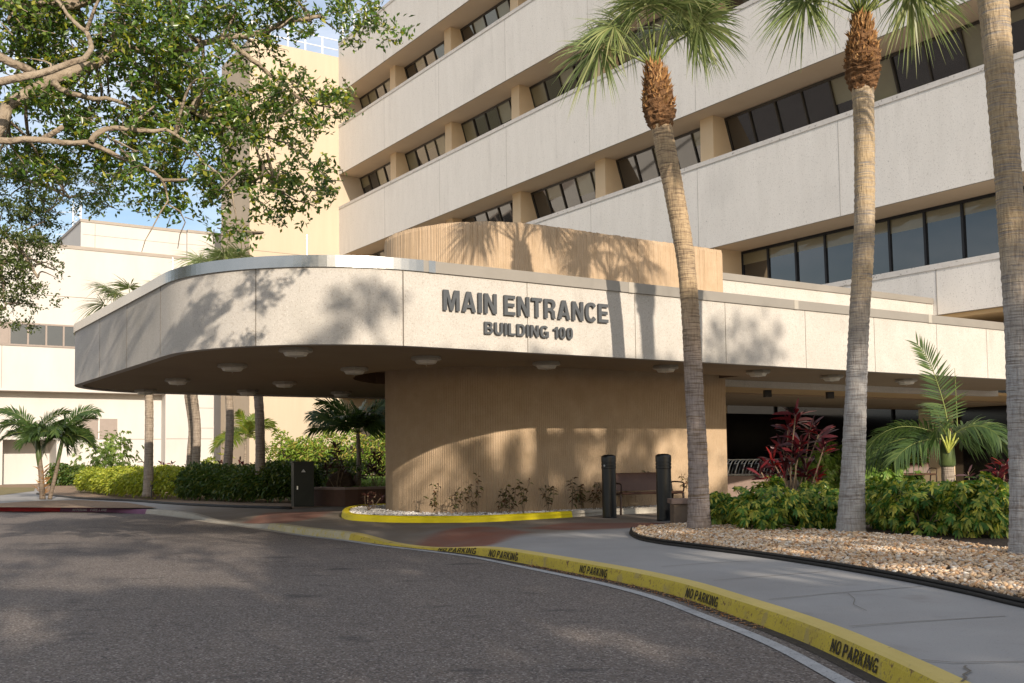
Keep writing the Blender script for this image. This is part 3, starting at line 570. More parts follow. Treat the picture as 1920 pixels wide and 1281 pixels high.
# white gravel island round the curved wall
isl = px_poly([(735, 954), (700, 954), (668, 956.5), (648, 961), (640, 967), (650, 974.5), (700, 978.7), (775, 980.5), (880, 980), (920, 978.7), (975, 976), (1074, 970)], .14)
isl2 = px_poly([(1130, 966), (1230, 962), (1330, 955)], .14)
DR = lambda off=0.: None
def drum_outline(o=0., step=None):
    """plan of the curved wall in (u, w), grown by o"""
    c = [(33.0-o, -8.4+o), (40.25+o, -8.4+o)]; r = 2.2
    c += [(40.25+o, -13.6)]
    c += [(38.05+(r+o)*math.cos(t), -13.6-(r+o)*math.sin(t)) for t in np.linspace(0, R(170), 26)[1:]]
    c += [(33.0-o, -11.5)]
    return c
def duv(P): return [tuple(W(u, w, 0)[:2]) for u, w in P]
islin = duv([(36.5, -16.6), (36.5, -15.0), (40.0, -13), (40.0, -8.2)])
island = isl+isl2+[tuple(W(41.2, -8.3, 0)[:2]), tuple(W(40, -8.3, 0)[:2]), tuple(W(36, -12, 0)[:2]), ]
def curbring(P, name, mat, hh=.12, wd=.15):
    P = resample(catmull([np.array([p[0], p[1], 0]) for p in P], 8), .12); t = norm(np.gradient(P[:, :2], axis=0)); n = np.stack([-t[:, 1], t[:, 0]], 1); v = []
    for i in range(len(P)):
        for o, z in ((0, .13), (.02, .14+hh*.8), (.045, .14+hh), (wd, .14+hh), (wd, .13)): v.append((P[i, 0]+n[i, 0]*o, P[i, 1]+n[i, 1]*o, z))
    k = len(P); f = [(a*5+j, (a+1)*5+j, (a+1)*5+j+1, a*5+j+1) for a in range(k-1) for j in range(4)]+[(4, 3, 2, 1, 0), tuple((k-1)*5+j for j in range(5))]
    return tag(mesh(name, v, f, mat), kind='structure')
curbring(isl, 'kerb_yellow_island', M['yellow2'])
curbring([isl[-1]]+isl2+[tuple(W(41.0, -8.3, 0)[:2])], 'kerb_bare_island', M['kerbgrey'])
sheet('island_soil', island, .20, M['soil'])
_c = np.array(W(38.5, -14, 0)[:2]); inn = [tuple(np.array(p)+.16*norm(_c-np.array(p))) for p in isl+isl2]+island[len(isl+isl2):]
def drumclip(poly, n): return poly
pebbles('marble_gravel', ccw(inn), 9000, .014, .032, .215, M['whitegravel'], 'white marble gravel at the foot of the curved wall')
# left side: lawn, mulch strip, hedge bed, raised lawn
sheet('mulch_strip', px_poly([(-200, 947), (0, 944), (60, 940), (150, 938), (240, 943), (294, 952.5), (240, 953), (0, 951.5), (-200, 951)], .14), .146, M['mulch'])
sheet('lawn_strip', px_poly([(-400, 915), (0, 914), (66, 914.5), (64, 921), (0, 929), (-400, 940)], .14), .146, M['drylawn'])
sheet('mulch_by_wall', px_poly([(-400, 909), (0, 909.5), (150, 906), (160, 912), (66, 914.4), (0, 913.9), (-400, 914.9)], .14), .147, M['mulch'])
hb = px_poly([(70, 927), (105, 931), (150, 935.5), (200, 938.5), (250, 940.5), (330, 946.5), (420, 951), (480, 953), (545, 955)], .14)
sheet('hedge_bed', hb+px_poly([(640, 948), (600, 905), (430, 896), (250, 897), (100, 905)], .14), .146, M['mulch'])
EL = resample(catmull([np.array([p[0], p[1], 0]) for p in hb], 6), .4)
b = MB(); b.tube([(p[0], p[1], .16) for p in EL], .05, 6); tag(b.build('garden_edging', M['blackrub'], smooth=True), 'dark edging along the hedge bed behind the palm trunks', 'edging')
lw = px_poly([(588, 948), (640, 949.5), (700, 948), (760, 946)], .14)
rl = ccw([tuple(p) for p in lw]+[tuple(np.array(lw[-1])+np.array([8, 30])), (-14, 58), tuple(np.array(lw[0])+np.array([-1.5, 12]))])
sheet('raised_lawn', rl, .08, M['turf'], z1=.50)
# ================================================================== MAIN BUILDING
bld = empty('hospital_building', W(23, 8, 0), 'pale multi storey block with ribbon windows, ribbed concrete bands and a cream stair tower', 'building')
ZB = [23.63, 18.64, 13.63, 8.58, 5.15]; ZT = [26.8, 21.69, 16.65, 11.72, 6.58]; UE = 46.3
for zb, zt in zip(ZB, ZT):
    b = MB(); b.ubox(.004, UE, 0, 2.1, zb, zt-.16); b.ubox(.004, UE, -.03, 2.1, zt-.16, zt, 1)
    b.ubox(.004, UE, .012, .10, zb-.004, zb, 2)
    k = 0; u = 6.1
    while u < UE:       # panel joints, one every bay-third
        if k % 1 == 0: b.ubox(u, u+.016, -.003, .05, zb+.01, zt-.17, 2)
        u += 6.17; k += 1
    if zb == 5.15: b.ubox(40.13, 40.16, -.006, .05, zb, zt, 2)
    b.build('spandrel', [M['spandrel'], M['cap'], M['joint2']], bld)
b = MB()
for zb in ZB[:4]: b.ubox(.01, UE-.01, .06, 2.05, zb-.012, zb-.005)
b.build('window_soffit', M['winsoffit'], bld)
b = MB(); b.ubox(.01, UE-.02, 2.12, 22, 5.2, 26.5); b.build('wall', M['tan'], bld)
cols = [5.61+6.22*i for i in range(7)]
def column(u, z0, z1, w0=.8, w1=2.0, hw=.33):
    b = MB(); b.ubox(u-hw, u+hw, w0, w1, z0, z1); return b.build('column', M['tan'], bld)
rows = [(ZT[1], ZB[0]), (ZT[2], ZB[1]), (ZT[3], ZB[2])]
def window(u0, u1, z0, z1, npan, w1=1.42, tilt=.62, seed=0, frame='bronze'):
    rr = random.Random(seed); zt = z1-.02; zb = z0+.0; dw = tilt
    P = lambda u, s, o=0.: W(u, w1+dw*(1-s)+o, zb+(zt-zb)*s)
    g = MB()
    for i in range(npan):
        a = u0+(u1-u0)*i/npan; c = u0+(u1-u0)*(i+1)/npan
        jt = rr.uniform(-.012, .012)
        s = rr.choice([0, 0, 0, 0, 0, .2, .3, .45, .7]) if frame == 'bronze' else rr.choice([.22, .24, .26])
        if s < 1: g.add([P(a, 0, jt), P(c, 0, -jt), P(c, 1-s, -jt), P(a, 1-s, jt)], [(0, 1, 2, 3)], 0)
        if s > 0: g.add([P(a, 1-s, jt), P(c, 1-s, -jt), P(c, 1, 0), P(a, 1, 0)], [(0, 1, 2, 3)], 1)
    wn = g.build('window', [M['glass'], M['blind']], bld)
    fb = MB(); nrm = norm(np.cross(E1, W(0, w1, zt)-W(0, w1+dw, zb)))
    if np.dot(nrm, E2) > 0: nrm = -nrm
    wid = .055 if frame == 'bronze' else .075
    for i in range(npan+1):
        a = u0+(u1-u0)*i/npan
        fb.box(P(a, 0)-E1*wid/2+nrm*.0-nrm*.02, E1*wid, P(a, 1)-P(a, 0), nrm*.08)
    for s in (0.0, .955): fb.box(P(u0, s)-nrm*.015, E1*(u1-u0), (P(u0, 1)-P(u0, 0))*.045, nrm*.07)
    fb.build('frame', M['bronze'] if frame == 'bronze' else M['mull'], wn)
for ri, (z0, z1) in enumerate(rows):
    cc = [u for u in cols if not (ri == 2 and u > 36 and u < 38)]
    for i, u in enumerate(cc): column(u, z0-.05, z1-.004)
    es = [0.02]+[q for u in cc for q in (u-.33, u+.33)]+[UE-.05]
    for j in range(0, len(es), 2): window(es[j], es[j+1], z0, z1, 5 if es[j+1]-es[j] < 7 else 10, seed=ri*10+j)
column(31.0, ZT[4]-.05, ZB[3]-.004, .06, 2.0, .5)
window(31.5, UE-.05, ZT[4], ZB[3], 12, 1.42, .04, 77, 'black'); window(.1, 30.5, ZT[4], ZB[3], 26, 1.42, .04, 78, 'black')
# stair tower: sunny front face, side face towards the road
b = MB(); b.ubox(-5.1, 0, -5.57, 10, 0, 25.9)
for z in (13.45,): b.ubox(-.0, .004, -5.56, 0, z, z+.025, 1)
b.build('stair_tower', [M['tower'], M['joint']], bld)
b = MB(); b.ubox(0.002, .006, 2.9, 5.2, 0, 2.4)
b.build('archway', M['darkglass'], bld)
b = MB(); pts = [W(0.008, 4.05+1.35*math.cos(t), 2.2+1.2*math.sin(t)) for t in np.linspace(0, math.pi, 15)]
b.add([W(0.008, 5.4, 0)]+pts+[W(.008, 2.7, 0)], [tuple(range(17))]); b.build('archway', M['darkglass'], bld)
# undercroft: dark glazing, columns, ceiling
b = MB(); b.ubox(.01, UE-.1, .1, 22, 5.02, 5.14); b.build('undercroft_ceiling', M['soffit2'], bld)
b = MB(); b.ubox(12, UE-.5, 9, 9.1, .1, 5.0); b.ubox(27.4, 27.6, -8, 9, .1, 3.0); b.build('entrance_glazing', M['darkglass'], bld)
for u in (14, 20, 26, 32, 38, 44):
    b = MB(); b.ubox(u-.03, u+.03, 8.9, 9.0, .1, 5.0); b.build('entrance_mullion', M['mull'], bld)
for px, py, hw in ((1357, 905, .16), (1768, 908, .55)):
    g = G(px, py, .14); u, w = UW(g); b = MB(); b.ubox(u-hw, u+hw, w-hw, w+hw, .1, 5.05); b.build('column', M['tan'], bld)
# roof railing over the tower and main roof
b = MB()
for w in np.arange(-5.4, 0.1, 1.1): b.tube([W(-.15, w, 25.9), W(-.15, w, 27.0)], .05, 6)
for z in (26.4, 27.0): b.tube([W(-.15, -5.4, z), W(-.15, 0, z)], .03, 6)
for u in np.arange(.3, 14, 1.6): b.tube([W(u, .15, 26.8), W(u, .15, 27.9)], .05, 6)
for z in (27.35, 27.9): b.tube([W(.3, .15, z), W(14, .15, z)], .03, 6)
b.build('roof_railing', M['white_metal'], bld)
# ================================================================== LEFT BUILDING
lb = empty('annex_building', W(-10, -14, 0), 'low white stucco building left of the cream stair tower', 'building')
UL = -8.0
b = MB(); b.ubox(UL-14, UL, -40, -5.0, 5.56, 14.1); b.ubox(UL-14, UL+.003, -6.8, -3.0, 5.6, 16.0); b.ubox(UL-12, UL-.25, -13.1, -6.7, 14.0, 15.86)
b.ubox(UL-14, UL-.95, -40, -3.0, 2.77, 5.57); b.ubox(UL-14, UL-.953, -40, -17.1, 0, 2.77); b.ubox(UL-14, UL-.953, -14.2, -3, 0, 2.77); b.ubox(UL-14, UL-3.2, -17.1, -14.2, 0, 2.77)
b.ubox(UL-14, UL, -8.1, -3.0, 0, 5.56); b.ubox(UL-3, UL-.02, -40, -17.6, 0, 5.3)
for z in (2.77,): b.ubox(UL-.96, UL-.944, -14.2, -8.1, z, z+.03, 1); b.ubox(UL, UL+.006, -8.05, -5.2, z, z+.03, 1)
for z in (4.72, 3.45): b.ubox(UL, UL+.006, -6.2, -5.12, z, z+.025, 1)
for z in (11.2,): b.ubox(UL, UL+.006, -20, -11, z, z+.03, 1)
b.ubox(UL, UL+.006, -17.35, -17.33, 5.7, 8.2, 1)
b.ubox(UL-.25, UL-.246, -12.3, -12.28, 14.3, 15.8, 1); b.ubox(UL-.25, UL-.246, -13.0, -6.8, 15.1, 15.12, 1); b.ubox(UL+.003, UL+.008, -6.8, -5, 15.1, 15.12, 1)
b.build('wall', [M['white'], M['joint']], lb)
b = MB(); b.ubox(UL-14, UL+.05, -40, -6.8, 14.1, 14.3); b.ubox(UL-12, UL-.2, -13.15, -6.8, 15.86, 16.03); b.ubox(UL-14, UL+.05, -6.8, -3, 15.86, 16.03); b.build('roof_coping', M['tancoping'], lb)
b = MB(); b.ubox(UL-.96, UL-.90, -12.85, -10.75, 2.83, 4.03); b.build('louvre_panel', M['grey'], lb)
b = MB(); b.ubox(UL-.94, UL-.893, -11.85, -11.8, 2.8, 4.05); b.build('louvre_trim', M['white_metal'], lb)
g = MB(); g.ubox(UL-.6, UL+.004, -17.5, -13.3, 8.25, 9.45); wn = g.build('window', M['glass'], lb)
b = MB()
for w in (-16.95, -15.98, -15.0, -14.05, -13.1, -18): b.ubox(UL+.0, UL+.05, w-.05, w+.05, 8.2, 9.5)
for z in (8.16, 9.42): b.ubox(UL+.0, UL+.06, -22, -12.9, z, z+.1)
b.build('frame', M['grey'], wn)
b = MB(); b.ubox(UL-.02, UL+.012, -30, -16.95, 8.27, 9.42); b.build('window_infill', M['grey'], lb)
am = MB(); base = A(136, 470, 74)
for dx, dy in ((0, 0), (.6, 0), (.3, .5)): am.tube([base+np.array([dx, dy, -2.5]), base+np.array([dx, dy, 3.6])], .03, 5)
for k in range(12):
    z = -2.4+k*.5; q = [base+np.array([dx, dy, z]) for dx, dy in ((0, 0), (.6, 0), (.3, .5))]; q2 = [p+np.array([0, 0, .5]) for p in q]
    for i in range(3): am.tube([q[i], q[(i+1) % 3]], .015, 4); am.tube([q[i], q2[(i+1) % 3]], .015, 4)
am.tube([base+np.array([-1.2, 0, 1.2]), base+np.array([.3, 0, 1.2])], .02, 4); am.tube([base+np.array([-1.0, 0, 2.8]), base+np.array([.3, 0, 2.8])], .02, 4)
tag(am.build('antenna_mast', M['white_metal']), 'thin pale lattice mast standing on the flat roof of the white annex', 'antenna')
# ================================================================== CANOPY
cz0, cz1 = 3.05, 4.22
cn = empty('entrance_canopy', W(37, -12, 0), 'sweeping rounded concrete canopy with a steel coping over the entrance drive', 'canopy')
def canopy_outline(o=0., u_back=30.6, n=14):
    c = [(40.05, 2.6), (43.42+o, 2.6)]
    r = 3.1; c += [(40.32+(r+o)*math.cos(t), -18.1-(r+o)*math.sin(t)) for t in np.linspace(0, math.pi/2, n)]
    r = 2.7; c += [(u_back+r-(r+o)*math.sin(t), -18.5-(r+o)*math.cos(t)) for t in np.linspace(0, math.pi/2, n)]
    c += [(u_back-o, -8.4)]
    return c
oo = canopy_outline(n=40); oi = canopy_outline(-.16, n=40); k = len(oo)
def ring(b, A_, B_, z0, z1, mi=0):
    """wall ring between outline A (outer) and B (inner), open at the ends"""
    n = len(A_); v = [W(u, w, z0) for u, w in A_]+[W(u, w, z1) for u, w in A_]+[W(u, w, z1) for u, w in B_]+[W(u, w, z0) for u, w in B_]
    f = []
    for i in range(n-1):
        for r0, r1 in ((0, 1), (1, 2), (2, 3), (3, 0)): f.append((r0*n+i, r1*n+i, r1*n+i+1, r0*n+i+1))
    f += [(0, 3*n, 2*n, n), (n-1, 2*n-1, 3*n-1, 4*n-1)]
    b.add(v, f, mi)
fb_ = MB(); ring(fb_, oo[1:], oi[1:], cz0, cz1); b = fb_
for w in (-18.44, -16.13, -13.8, -11.56, -9.31, -7.13, -4.93, -2.99, -.8): b.ubox(43.415, 43.423, w-.006, w+.006, cz0, cz1, 1)
od = [tuple(q[:2]) for q in resample(np.array([(u, w, 0) for u, w in oo[1:]]), .02)]
for px in (480, 301, 238, 187):
    best = min(range(1, len(od)-1), key=lambda i: abs(pr(W(od[i][0], od[i][1], 3.6))[0]-px) + (0 if od[i][0] > 34 else 1e4))
    q = W(*od[best], 0); t = norm(W(*od[best+1], 0)-W(*od[best-1], 0)); nrm = np.array([t[1], -t[0], 0]); 
    if np.dot(nrm, -q) < 0: nrm = -nrm
    b.box(q-t*.006-nrm*.01+EZ*cz0, t*.012, nrm*.014, EZ*(cz1-cz0), 1)
b.build('fascia', [M['aggregate'], M['joint']], cn)
b = MB(); oc = canopy_outline(.035, n=40); ocin = canopy_outline(-.3, n=40); ring(b, oc[1:], ocin[1:], cz1, 4.40); cop = b.build('coping', [M['steel']], cn)
mi = []
for p in cop.data.polygons:
    c = p.center; cc = np.array(c)+rootloc(cn); u, w = UW(cc); mi.append(1 if (w > -16.9 and u > 41) else 0)
cop.data.materials.append(M['tonedsteel']); cop.data.polygons.foreach_set('material_index', mi)
for w in (-17.95, -13.9, -9.6, -5.2, -1.1):
    b = MB(); b.ubox(43.44, 43.46, w-.06, w+.06, cz1-.003, 4.403); b.build('coping_cover_plate', M['steel'] if w < -17 else M['lamprim'], cn)
b = MB(); b.prism(ccw(duv(canopy_outline(-.2))), 4.18, 4.30, bot=False); b.build('roof_deck', M['cap'], cn)
# soffit with the slot round the curved wall
from mathutils.geometry import tessellate_polygon
so_ = duv(canopy_outline(-.15, n=40)); hole = duv([(34.6, -8.6)]+[(40.9, -8.6), (40.9, -13.6)]+[(38.05+2.9*math.cos(t), -13.6-2.9*math.sin(t)) for t in np.linspace(0, R(150), 24)[1:]])
allp = [Vector((p[0], p[1], 0)) for p in so_]; hp = [Vector((p[0], p[1], 0)) for p in hole]
tri = tessellate_polygon([allp, hp]); vs = [(p.x, p.y, 3.09) for p in allp+hp]
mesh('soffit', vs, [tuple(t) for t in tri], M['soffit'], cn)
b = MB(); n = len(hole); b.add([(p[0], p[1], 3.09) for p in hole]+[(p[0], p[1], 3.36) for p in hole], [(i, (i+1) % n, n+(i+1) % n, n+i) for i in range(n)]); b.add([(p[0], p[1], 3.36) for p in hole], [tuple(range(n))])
b.build('soffit_recess', M['darkbrown'] if False else pm('recess brown', (.16, .11, .075), (.19, .13, .09), 2, .85), cn)  # darker brown than the soffit around it
# sign letters
def sign(s, w0, w1, z0, z1, name):
    v, f = text_verts(s, 0, .03); d = v[:, 2]; d = (d-d.min())/(d.max()-d.min())
    o = mesh(name, [W(43.445+.032*q, w0+(w1-w0)*x, z0+(z1-z0)*y) for (x, y, _), q in zip(v, d)], f, M['letter'], cn)
    o['label'] = 'raised dark grey capitals reading '+s; return o
sign('MAIN ENTRANCE', -17.76, -14.45, 3.64, 3.965, 'sign_lettering'); sign('BUILDING 100', -17.0, -15.23, 3.31, 3.505, 'sign_lettering')
# lightning rods
for px, py, yt in ((563, 478, 432), (223, 560, 524), (153, 600, 587)):
    best = min(range(len(oo)-1), key=lambda i: abs(pr(W(oo[i][0], oo[i][1], 4.4))[0]-px)+(0 if oo[i][0] > 34 else 1e4)); q = W(oo[best][0]-.3, oo[best][1]+.2, 4.3)
    b = MB(); b.tube([q, q+EZ*((py-yt)/F_*q[1]+.12)], .006, 5); b.build('lightning_rod', M['chrome'], cn)
# raised second roof and covered walk behind the right part
b = MB(); b.ubox(33, 40.02, -8.35, -.01, 3.1, 5.46); b.build('upper_roof_wall', M['aggregate'], cn)
b = MB(); b.ubox(33, 40.06, -8.38, -.04, 5.46, 5.62); b.build('upper_roof_coping', M['tonedsteel'], cn)
b = MB(); b.ubox(39.75, 40.02, -8.4, 3, 2.95, 3.3); b.build('downstand_beam', M['aggregate'], cn)
b = MB(); b.ubox(37.6, 39.75, -8.4, 8.9, 3.0, 3.08); b.build('walk_ceiling', M['soffit2'], cn)
b = MB(); b.ubox(33.1, 37.6, -8.4, 8.9, 2.95, 3.08); b.build('walk_ceiling', M['soffit'], cn)
for px, py in ((1439, 739), (1556, 742)):
    g = G(px, py, 2.9); b = MB(); b.xbox(g[0]-.09, g[0]+.09, g[1]-.09, g[1]+.09, 2.82, 3.02)
    tag(b.build('ceiling_light', M['mull']), 'small black box lamp under the covered walk, %s of two' % ('left' if px < 1500 else 'right'), 'lamp', 'black box lamps under the covered walk')
# lamps under the canopy
def lamp():
    t = empty('ceiling_lamp', (0, 0, 3.09), 'x', 'lamp', 'octagonal lamps on the canopy soffit')
    def oct_(r, z): return [np.array([r*math.cos(math.pi/8+i*math.pi/4), r*math.sin(math.pi/8+i*math.pi/4), z]) for i in range(8)]
    def stack(L, name, m):
        b = MB(); v = [p for r, z in L for p in oct_(r, z)]; n = len(L)
        b.add(v, [(i*8+j, i*8+(j+1) % 8, (i+1)*8+(j+1) % 8, (i+1)*8+j) for i in range(n-1) for j in range(8)]+[tuple((n-1)*8+j for j in range(8))]); return b.build(name, m, t)
    stack([(.26, 3.088), (.27, 3.04), (.24, 3.02)], 'rim', M['lamprim']); stack([(.20, 3.02), (.165, 2.965), (.05, 2.955)], 'lens', M['lens'])
    b = MB(); b.tube([(0, 0, 2.956), (0, 0, 2.93)], .012, 6); b.build('finial', M['lamprim'], t); return t
def dup(root, loc, rotz=0., label=None, scale=None, cat=None, group=None):
    r = root.copy(); COL.objects.link(r); r.location = [float(c) for c in loc]; r.rotation_euler = (0, 0, rotz)
    if scale: r.scale = (scale,)*3
    if label: r['label'] = label
    if cat: r['category'] = cat
    if group: r['group'] = group
    for ch in list(root.children):
        c = ch.copy(); COL.objects.link(c); c.parent = r
        for g in ch.children:
            d = g.copy(); COL.objects.link(d); d.parent = c
    return r
LP = [((41.96, -19.6), 'octagonal soffit lamp nearest the rounded front corner of the canopy'), ((38.9, -19.6), 'octagonal soffit lamp second along the rounded left side'), ((35.2, -19.55), 'octagonal soffit lamp third along the rounded left side'), ((31.6, -19.3), 'octagonal soffit lamp above the leftmost palm trunk at the far canopy edge'),
      ((35.3, -17.2), 'octagonal soffit lamp in the middle of the canopy left of the recess'), ((32.3, -17.0), 'octagonal soffit lamp at the far canopy edge above the darkest palm trunk'), ((39.2, -17.3), 'octagonal soffit lamp just in front of the tip of the curved recess'), ((32.6, -14.6), 'octagonal soffit lamp above the feathery palm left of the curved wall'),
      ((41.7, -17.1), 'octagonal soffit lamp below the left end of the sign'), ((41.8, -14.6), 'octagonal soffit lamp below the sign number'), ((42.2, -12.0), 'octagonal soffit lamp left of the nearest curved palm trunk'), ((42.2, -9.4), 'octagonal soffit lamp between the two left front palm trunks'), ((42.0, -6.8), 'octagonal soffit lamp just left of the middle front palm trunk'), ((42.0, -4.1), 'octagonal soffit lamp behind the upright palm frond')]
l0 = None
for (u, w), lab in LP:
    p = W(u, w, 3.09)
    if l0 is None: l0 = lamp(); l0.location = p; l0['label'] = lab; l0.rotation_euler = (0, 0, AZ)
    else: dup(l0, p, AZ, lab)
# curved wall with corduroy ribs
ol = drum_outline(); P = resample(np.array([(u, w, 0) for u, w in ol]), .0125)[:, :2]
t = norm(np.gradient(P, axis=0)); nrm = np.stack([-t[:, 1], t[:, 0]], 1)
cen = np.array([36.5, -12]); sg = np.sign(np.einsum('ij,ij->i', nrm, P-cen)); nrm *= np.where(sg == 0, 1, sg)[:, None]
prof = np.array([0, .006, .007, .001])[np.arange(len(P)) % 4]
Q = P+nrm*prof[:, None]; n = len(Q)
zs = [.12, 1.6, 3.1, 4.6, 6.02, 6.10]; v = []
for j, z in enumerate(zs):
    s = 0 if j < 5 else -.02
    for i in range(n):
        q = Q[i]+nrm[i]*(s+(random.uniform(-.012, .004) if j >= 4 else 0)); v.append(W(q[0], q[1], z+(random.uniform(-.02, .015) if j == 5 and i % 4 == 0 else 0)))
f = [(j*n+i, j*n+(i+1) % n, (j+1)*n+(i+1) % n, (j+1)*n+i) for j in range(len(zs)-1) for i in range(n-1)]
f.append(tuple((len(zs)-1)*n+i for i in range(0, n, 4)))
tag(mesh('curved_wall', v, f, M['drum']), 'tall ochre corduroy concrete wall with a rounded end rising through the canopy', 'wall')
# ================================================================== PLANTS
class Foliage:
    """collects quad/tri foliage arrays with a material slot"""
    def __init__(s): s.q = []; s.n = 0; s.v = []; s.fm = []
    def add(s, vf, mi=0):
        v, f = vf; s.v.append(np.asarray(v, float))
        if f.shape[1] == 3: f = np.concatenate([f, f[:, :1]*0-1-s.n], 1)
        s.q.append(f+s.n); s.fm.append(np.full(len(f), mi)); s.n += len(v)
    def tube(s, pts, rad, n=5, mi=0):
        b = MB(); b.tube(pts, rad, n, caps=False); s.add((np.array(b.v), np.array(b.f)), mi)
    def build(s, name, mats, parent=None, smooth=False):
        v = np.concatenate(s.v); F = np.concatenate(s.q); fm = np.concatenate(s.fm)
        fs = [tuple(int(i) for i in f if i >= 0) for f in F] if (F < 0).any() else F
        return mesh(name, v, fs, mats, parent, smooth, fm if len(mats) > 1 else None)
def azel(a, e): return np.array([math.cos(R(e))*math.cos(R(a)), math.cos(R(e))*math.sin(R(a)), math.sin(R(e))])
def fan_frond(o, base, az, el, pet, L, roll, nseg=60, sag=.44, spread=125):
    d = azel(az, el); p1 = base+d*pet*.6; d2 = norm(d-np.array([0, 0, .35])); hub = p1+d2*pet*.4
    o.tube([base, base+d*pet*.3, p1, hub], [.022, .018, .014, .012], 5, 1)
    d = norm(d2-np.array([0, 0, .25])); s0 = norm(np.cross(d, [0, 0, 1.])); n0 = np.cross(s0, d)
    side = math.cos(R(roll))*s0+math.sin(R(roll))*n0
    ph = np.radians(np.linspace(-spread, spread, nseg)+RNG.normal(0, 2.0, nseg))
    D = np.cos(ph)[:, None]*d+np.sin(ph)[:, None]*side; D += .13*RNG.normal(size=D.shape)+.25*np.cross(d, side)*np.cos(ph)[:, None]
    D = norm(D); sd = -np.sin(ph)[:, None]*d+np.cos(ph)[:, None]*side
    LL = L*(.72+.28*np.cos(ph*.7))*RNG.uniform(.85, 1.08, nseg)
    b0 = hub+D*.03
    o.add(strips(b0, D, norm(sd), LL, .030, sag*RNG.uniform(.4, 1.5, nseg), 5), 0)
def sabal(name, path, base_z, rad, collar, crown, fronds, label, D, seed=0, blade=.95, bark='palmbark', cat='palm tree', group=None, ringgap=.045):
    random.seed(seed)
    P = [A(x, y, D) for x, y in path]; P[0][2] = base_z-.03
    root = empty(name, (P[0][0], P[0][1], base_z), label, cat, group)
    rr = [r for r in rad]; C = catmull(P, 8); t_ = np.linspace(0, 1, len(C)); tr = np.linspace(0, 1, len(rr))
    # radius interpolated by height
    hz = [p[2] for p in P]; Q = resample(C, ringgap); rads = np.interp(Q[:, 2], hz, rr)
    rads = rads*(1+.022*np.sign(np.sin(np.arange(len(Q))*math.pi*.9))+np.array([random.uniform(-.012, .012) for _ in Q]))
    rads += .03*np.exp(-np.abs(Q[:, 2]-base_z)/.25)
    b = MB(); b.tube(list(Q), list(rads), 20, jit=.012); b.build('trunk', M[bark], root, True)
    if collar:
        cp = [A(x, y, D) for x, y, w in collar]; cr = [w/2/F_*D for x, y, w in collar]
        Cq = resample(catmull(cp, 6), .03); cz = [p[2] for p in cp]; rr = np.interp(Cq[:, 2], cz, cr)
        fb = MB(); fb.tube(list(Cq), list(rr*.93), 26, jit=.14)
        # old leaf boots
        n = 380; k = ((.30+.70*RNG.random(n)**.8)*len(Cq)).astype(int).clip(0, len(Cq)-1)
        a = RNG.uniform(0, 2*math.pi, n); out = np.stack([np.cos(a), np.sin(a), np.zeros(n)], 1); hgt = k/len(Cq)
        c = Cq[k]+out*(rr[k]*.82)[:, None]; dd = norm(out*(.75-.45*hgt)[:, None]+np.array([0, 0, 1.])*(.2+1.0*hgt)[:, None]+.25*RNG.normal(size=(n, 3)))
        v, f = leaves(c, dd, RNG.uniform(.04, .09, n)*(.6+1.6*hgt), RNG.uniform(.03, .055, n), .35, up=out)
        v2, f2 = leaves(c+out*.004, norm(dd+out*.15), RNG.uniform(.05, .10, n), RNG.uniform(.02, .04, n), -.2, up=out)
        vv, ff = joinvf([(v, f), (v2, f2)]); n0 = len(fb.v); fl = list(fb.f)+[tuple(int(q)+n0 for q in t) for t in ff]; mesh('boot_collar', np.concatenate([np.array(fb.v), vv]), fl, [M['fiber'], M['boot']], root, False, [0]*len(fb.f)+[1]*len(ff))
    o = Foliage(); c0 = A(*crown, D)
    for fr in fronds:
        az, el = fr[0], fr[1]; pet = fr[2] if len(fr) > 2 else random.uniform(.8, 1.15); bl = fr[3] if len(fr) > 3 else blade*random.uniform(.9, 1.1)
        roll = fr[4] if len(fr) > 4 else random.uniform(-40, 40)
        fan_frond(o, c0+azel(az, 0)*.04, az, el, pet, bl, roll)
    o.build('crown', [M['fan'], M['petiole']], root)
    return root
P1 = sabal('palm_tree', [(1311, 992), (1308, 850), (1303, 760), (1295, 600), (1287, 500), (1280, 450), (1262, 350), (1252, 300), (1245, 260), (1240, 235), (1235, 200), (1232, 165), (1226, 135)], .17,
    [.168, .152, .145, .140, .142, .15, .158, .16, .162, .165, .12, .1, .08],
    [(1241, 243, 40), (1239, 228, 54), (1237, 212, 64), (1235, 195, 62), (1233, 175, 56), (1230, 150, 46), (1227, 128, 30)], (1225, 122),
    [(182, 26, .88, .82, 78), (165, 48, .85, .8, 62), (205, 44, .85, .8, 50), (5, 52, .95, .78, 70), (-20, 46, .9, .8, 60), (25, 50, .9, .78, -60), (250, 66, .9, .85), (290, 62, .9, .8), (330, 64, 1.0, .8), (130, 62), (60, 64), (270, 80), (150, 78), (20, 74), (345, 62, 1.0, .8, 30)],
    'curving palm with orange boots and full crown, nearest the entrance sign', 16.2, 3)
P2 = sabal('palm_tree', [(1595, 998), (1597, 940), (1601, 850), (1605, 740), (1611, 600), (1620, 450), (1621, 300), (1619, 200), (1618, 165), (1618, 100), (1616, 50)], .17,
    [.188, .180, .166, .152, .145, .148, .147, .150, .16, .12, .08],
    [(1618, 172, 42), (1618, 158, 56), (1617, 135, 67), (1617, 110, 66), (1616, 85, 58), (1616, 58, 44), (1615, 35, 28)], (1615, 28),
    [(185, 22, .85, .85, 70), (170, 42, .85, .85, 60), (205, 46, .9, .85, 40), (0, 30, .8, .85, 70), (-15, 46, .9, .85, 60), (20, 40), (240, 50), (280, 60), (320, 45), (60, 60), (120, 60), (90, 80), (150, 70), (350, 68), (260, 75), (215, 62)],
    'upright palm with round shaggy collar and grey foot, mid rock bed', 15.2, 5, bark='palmbark3')
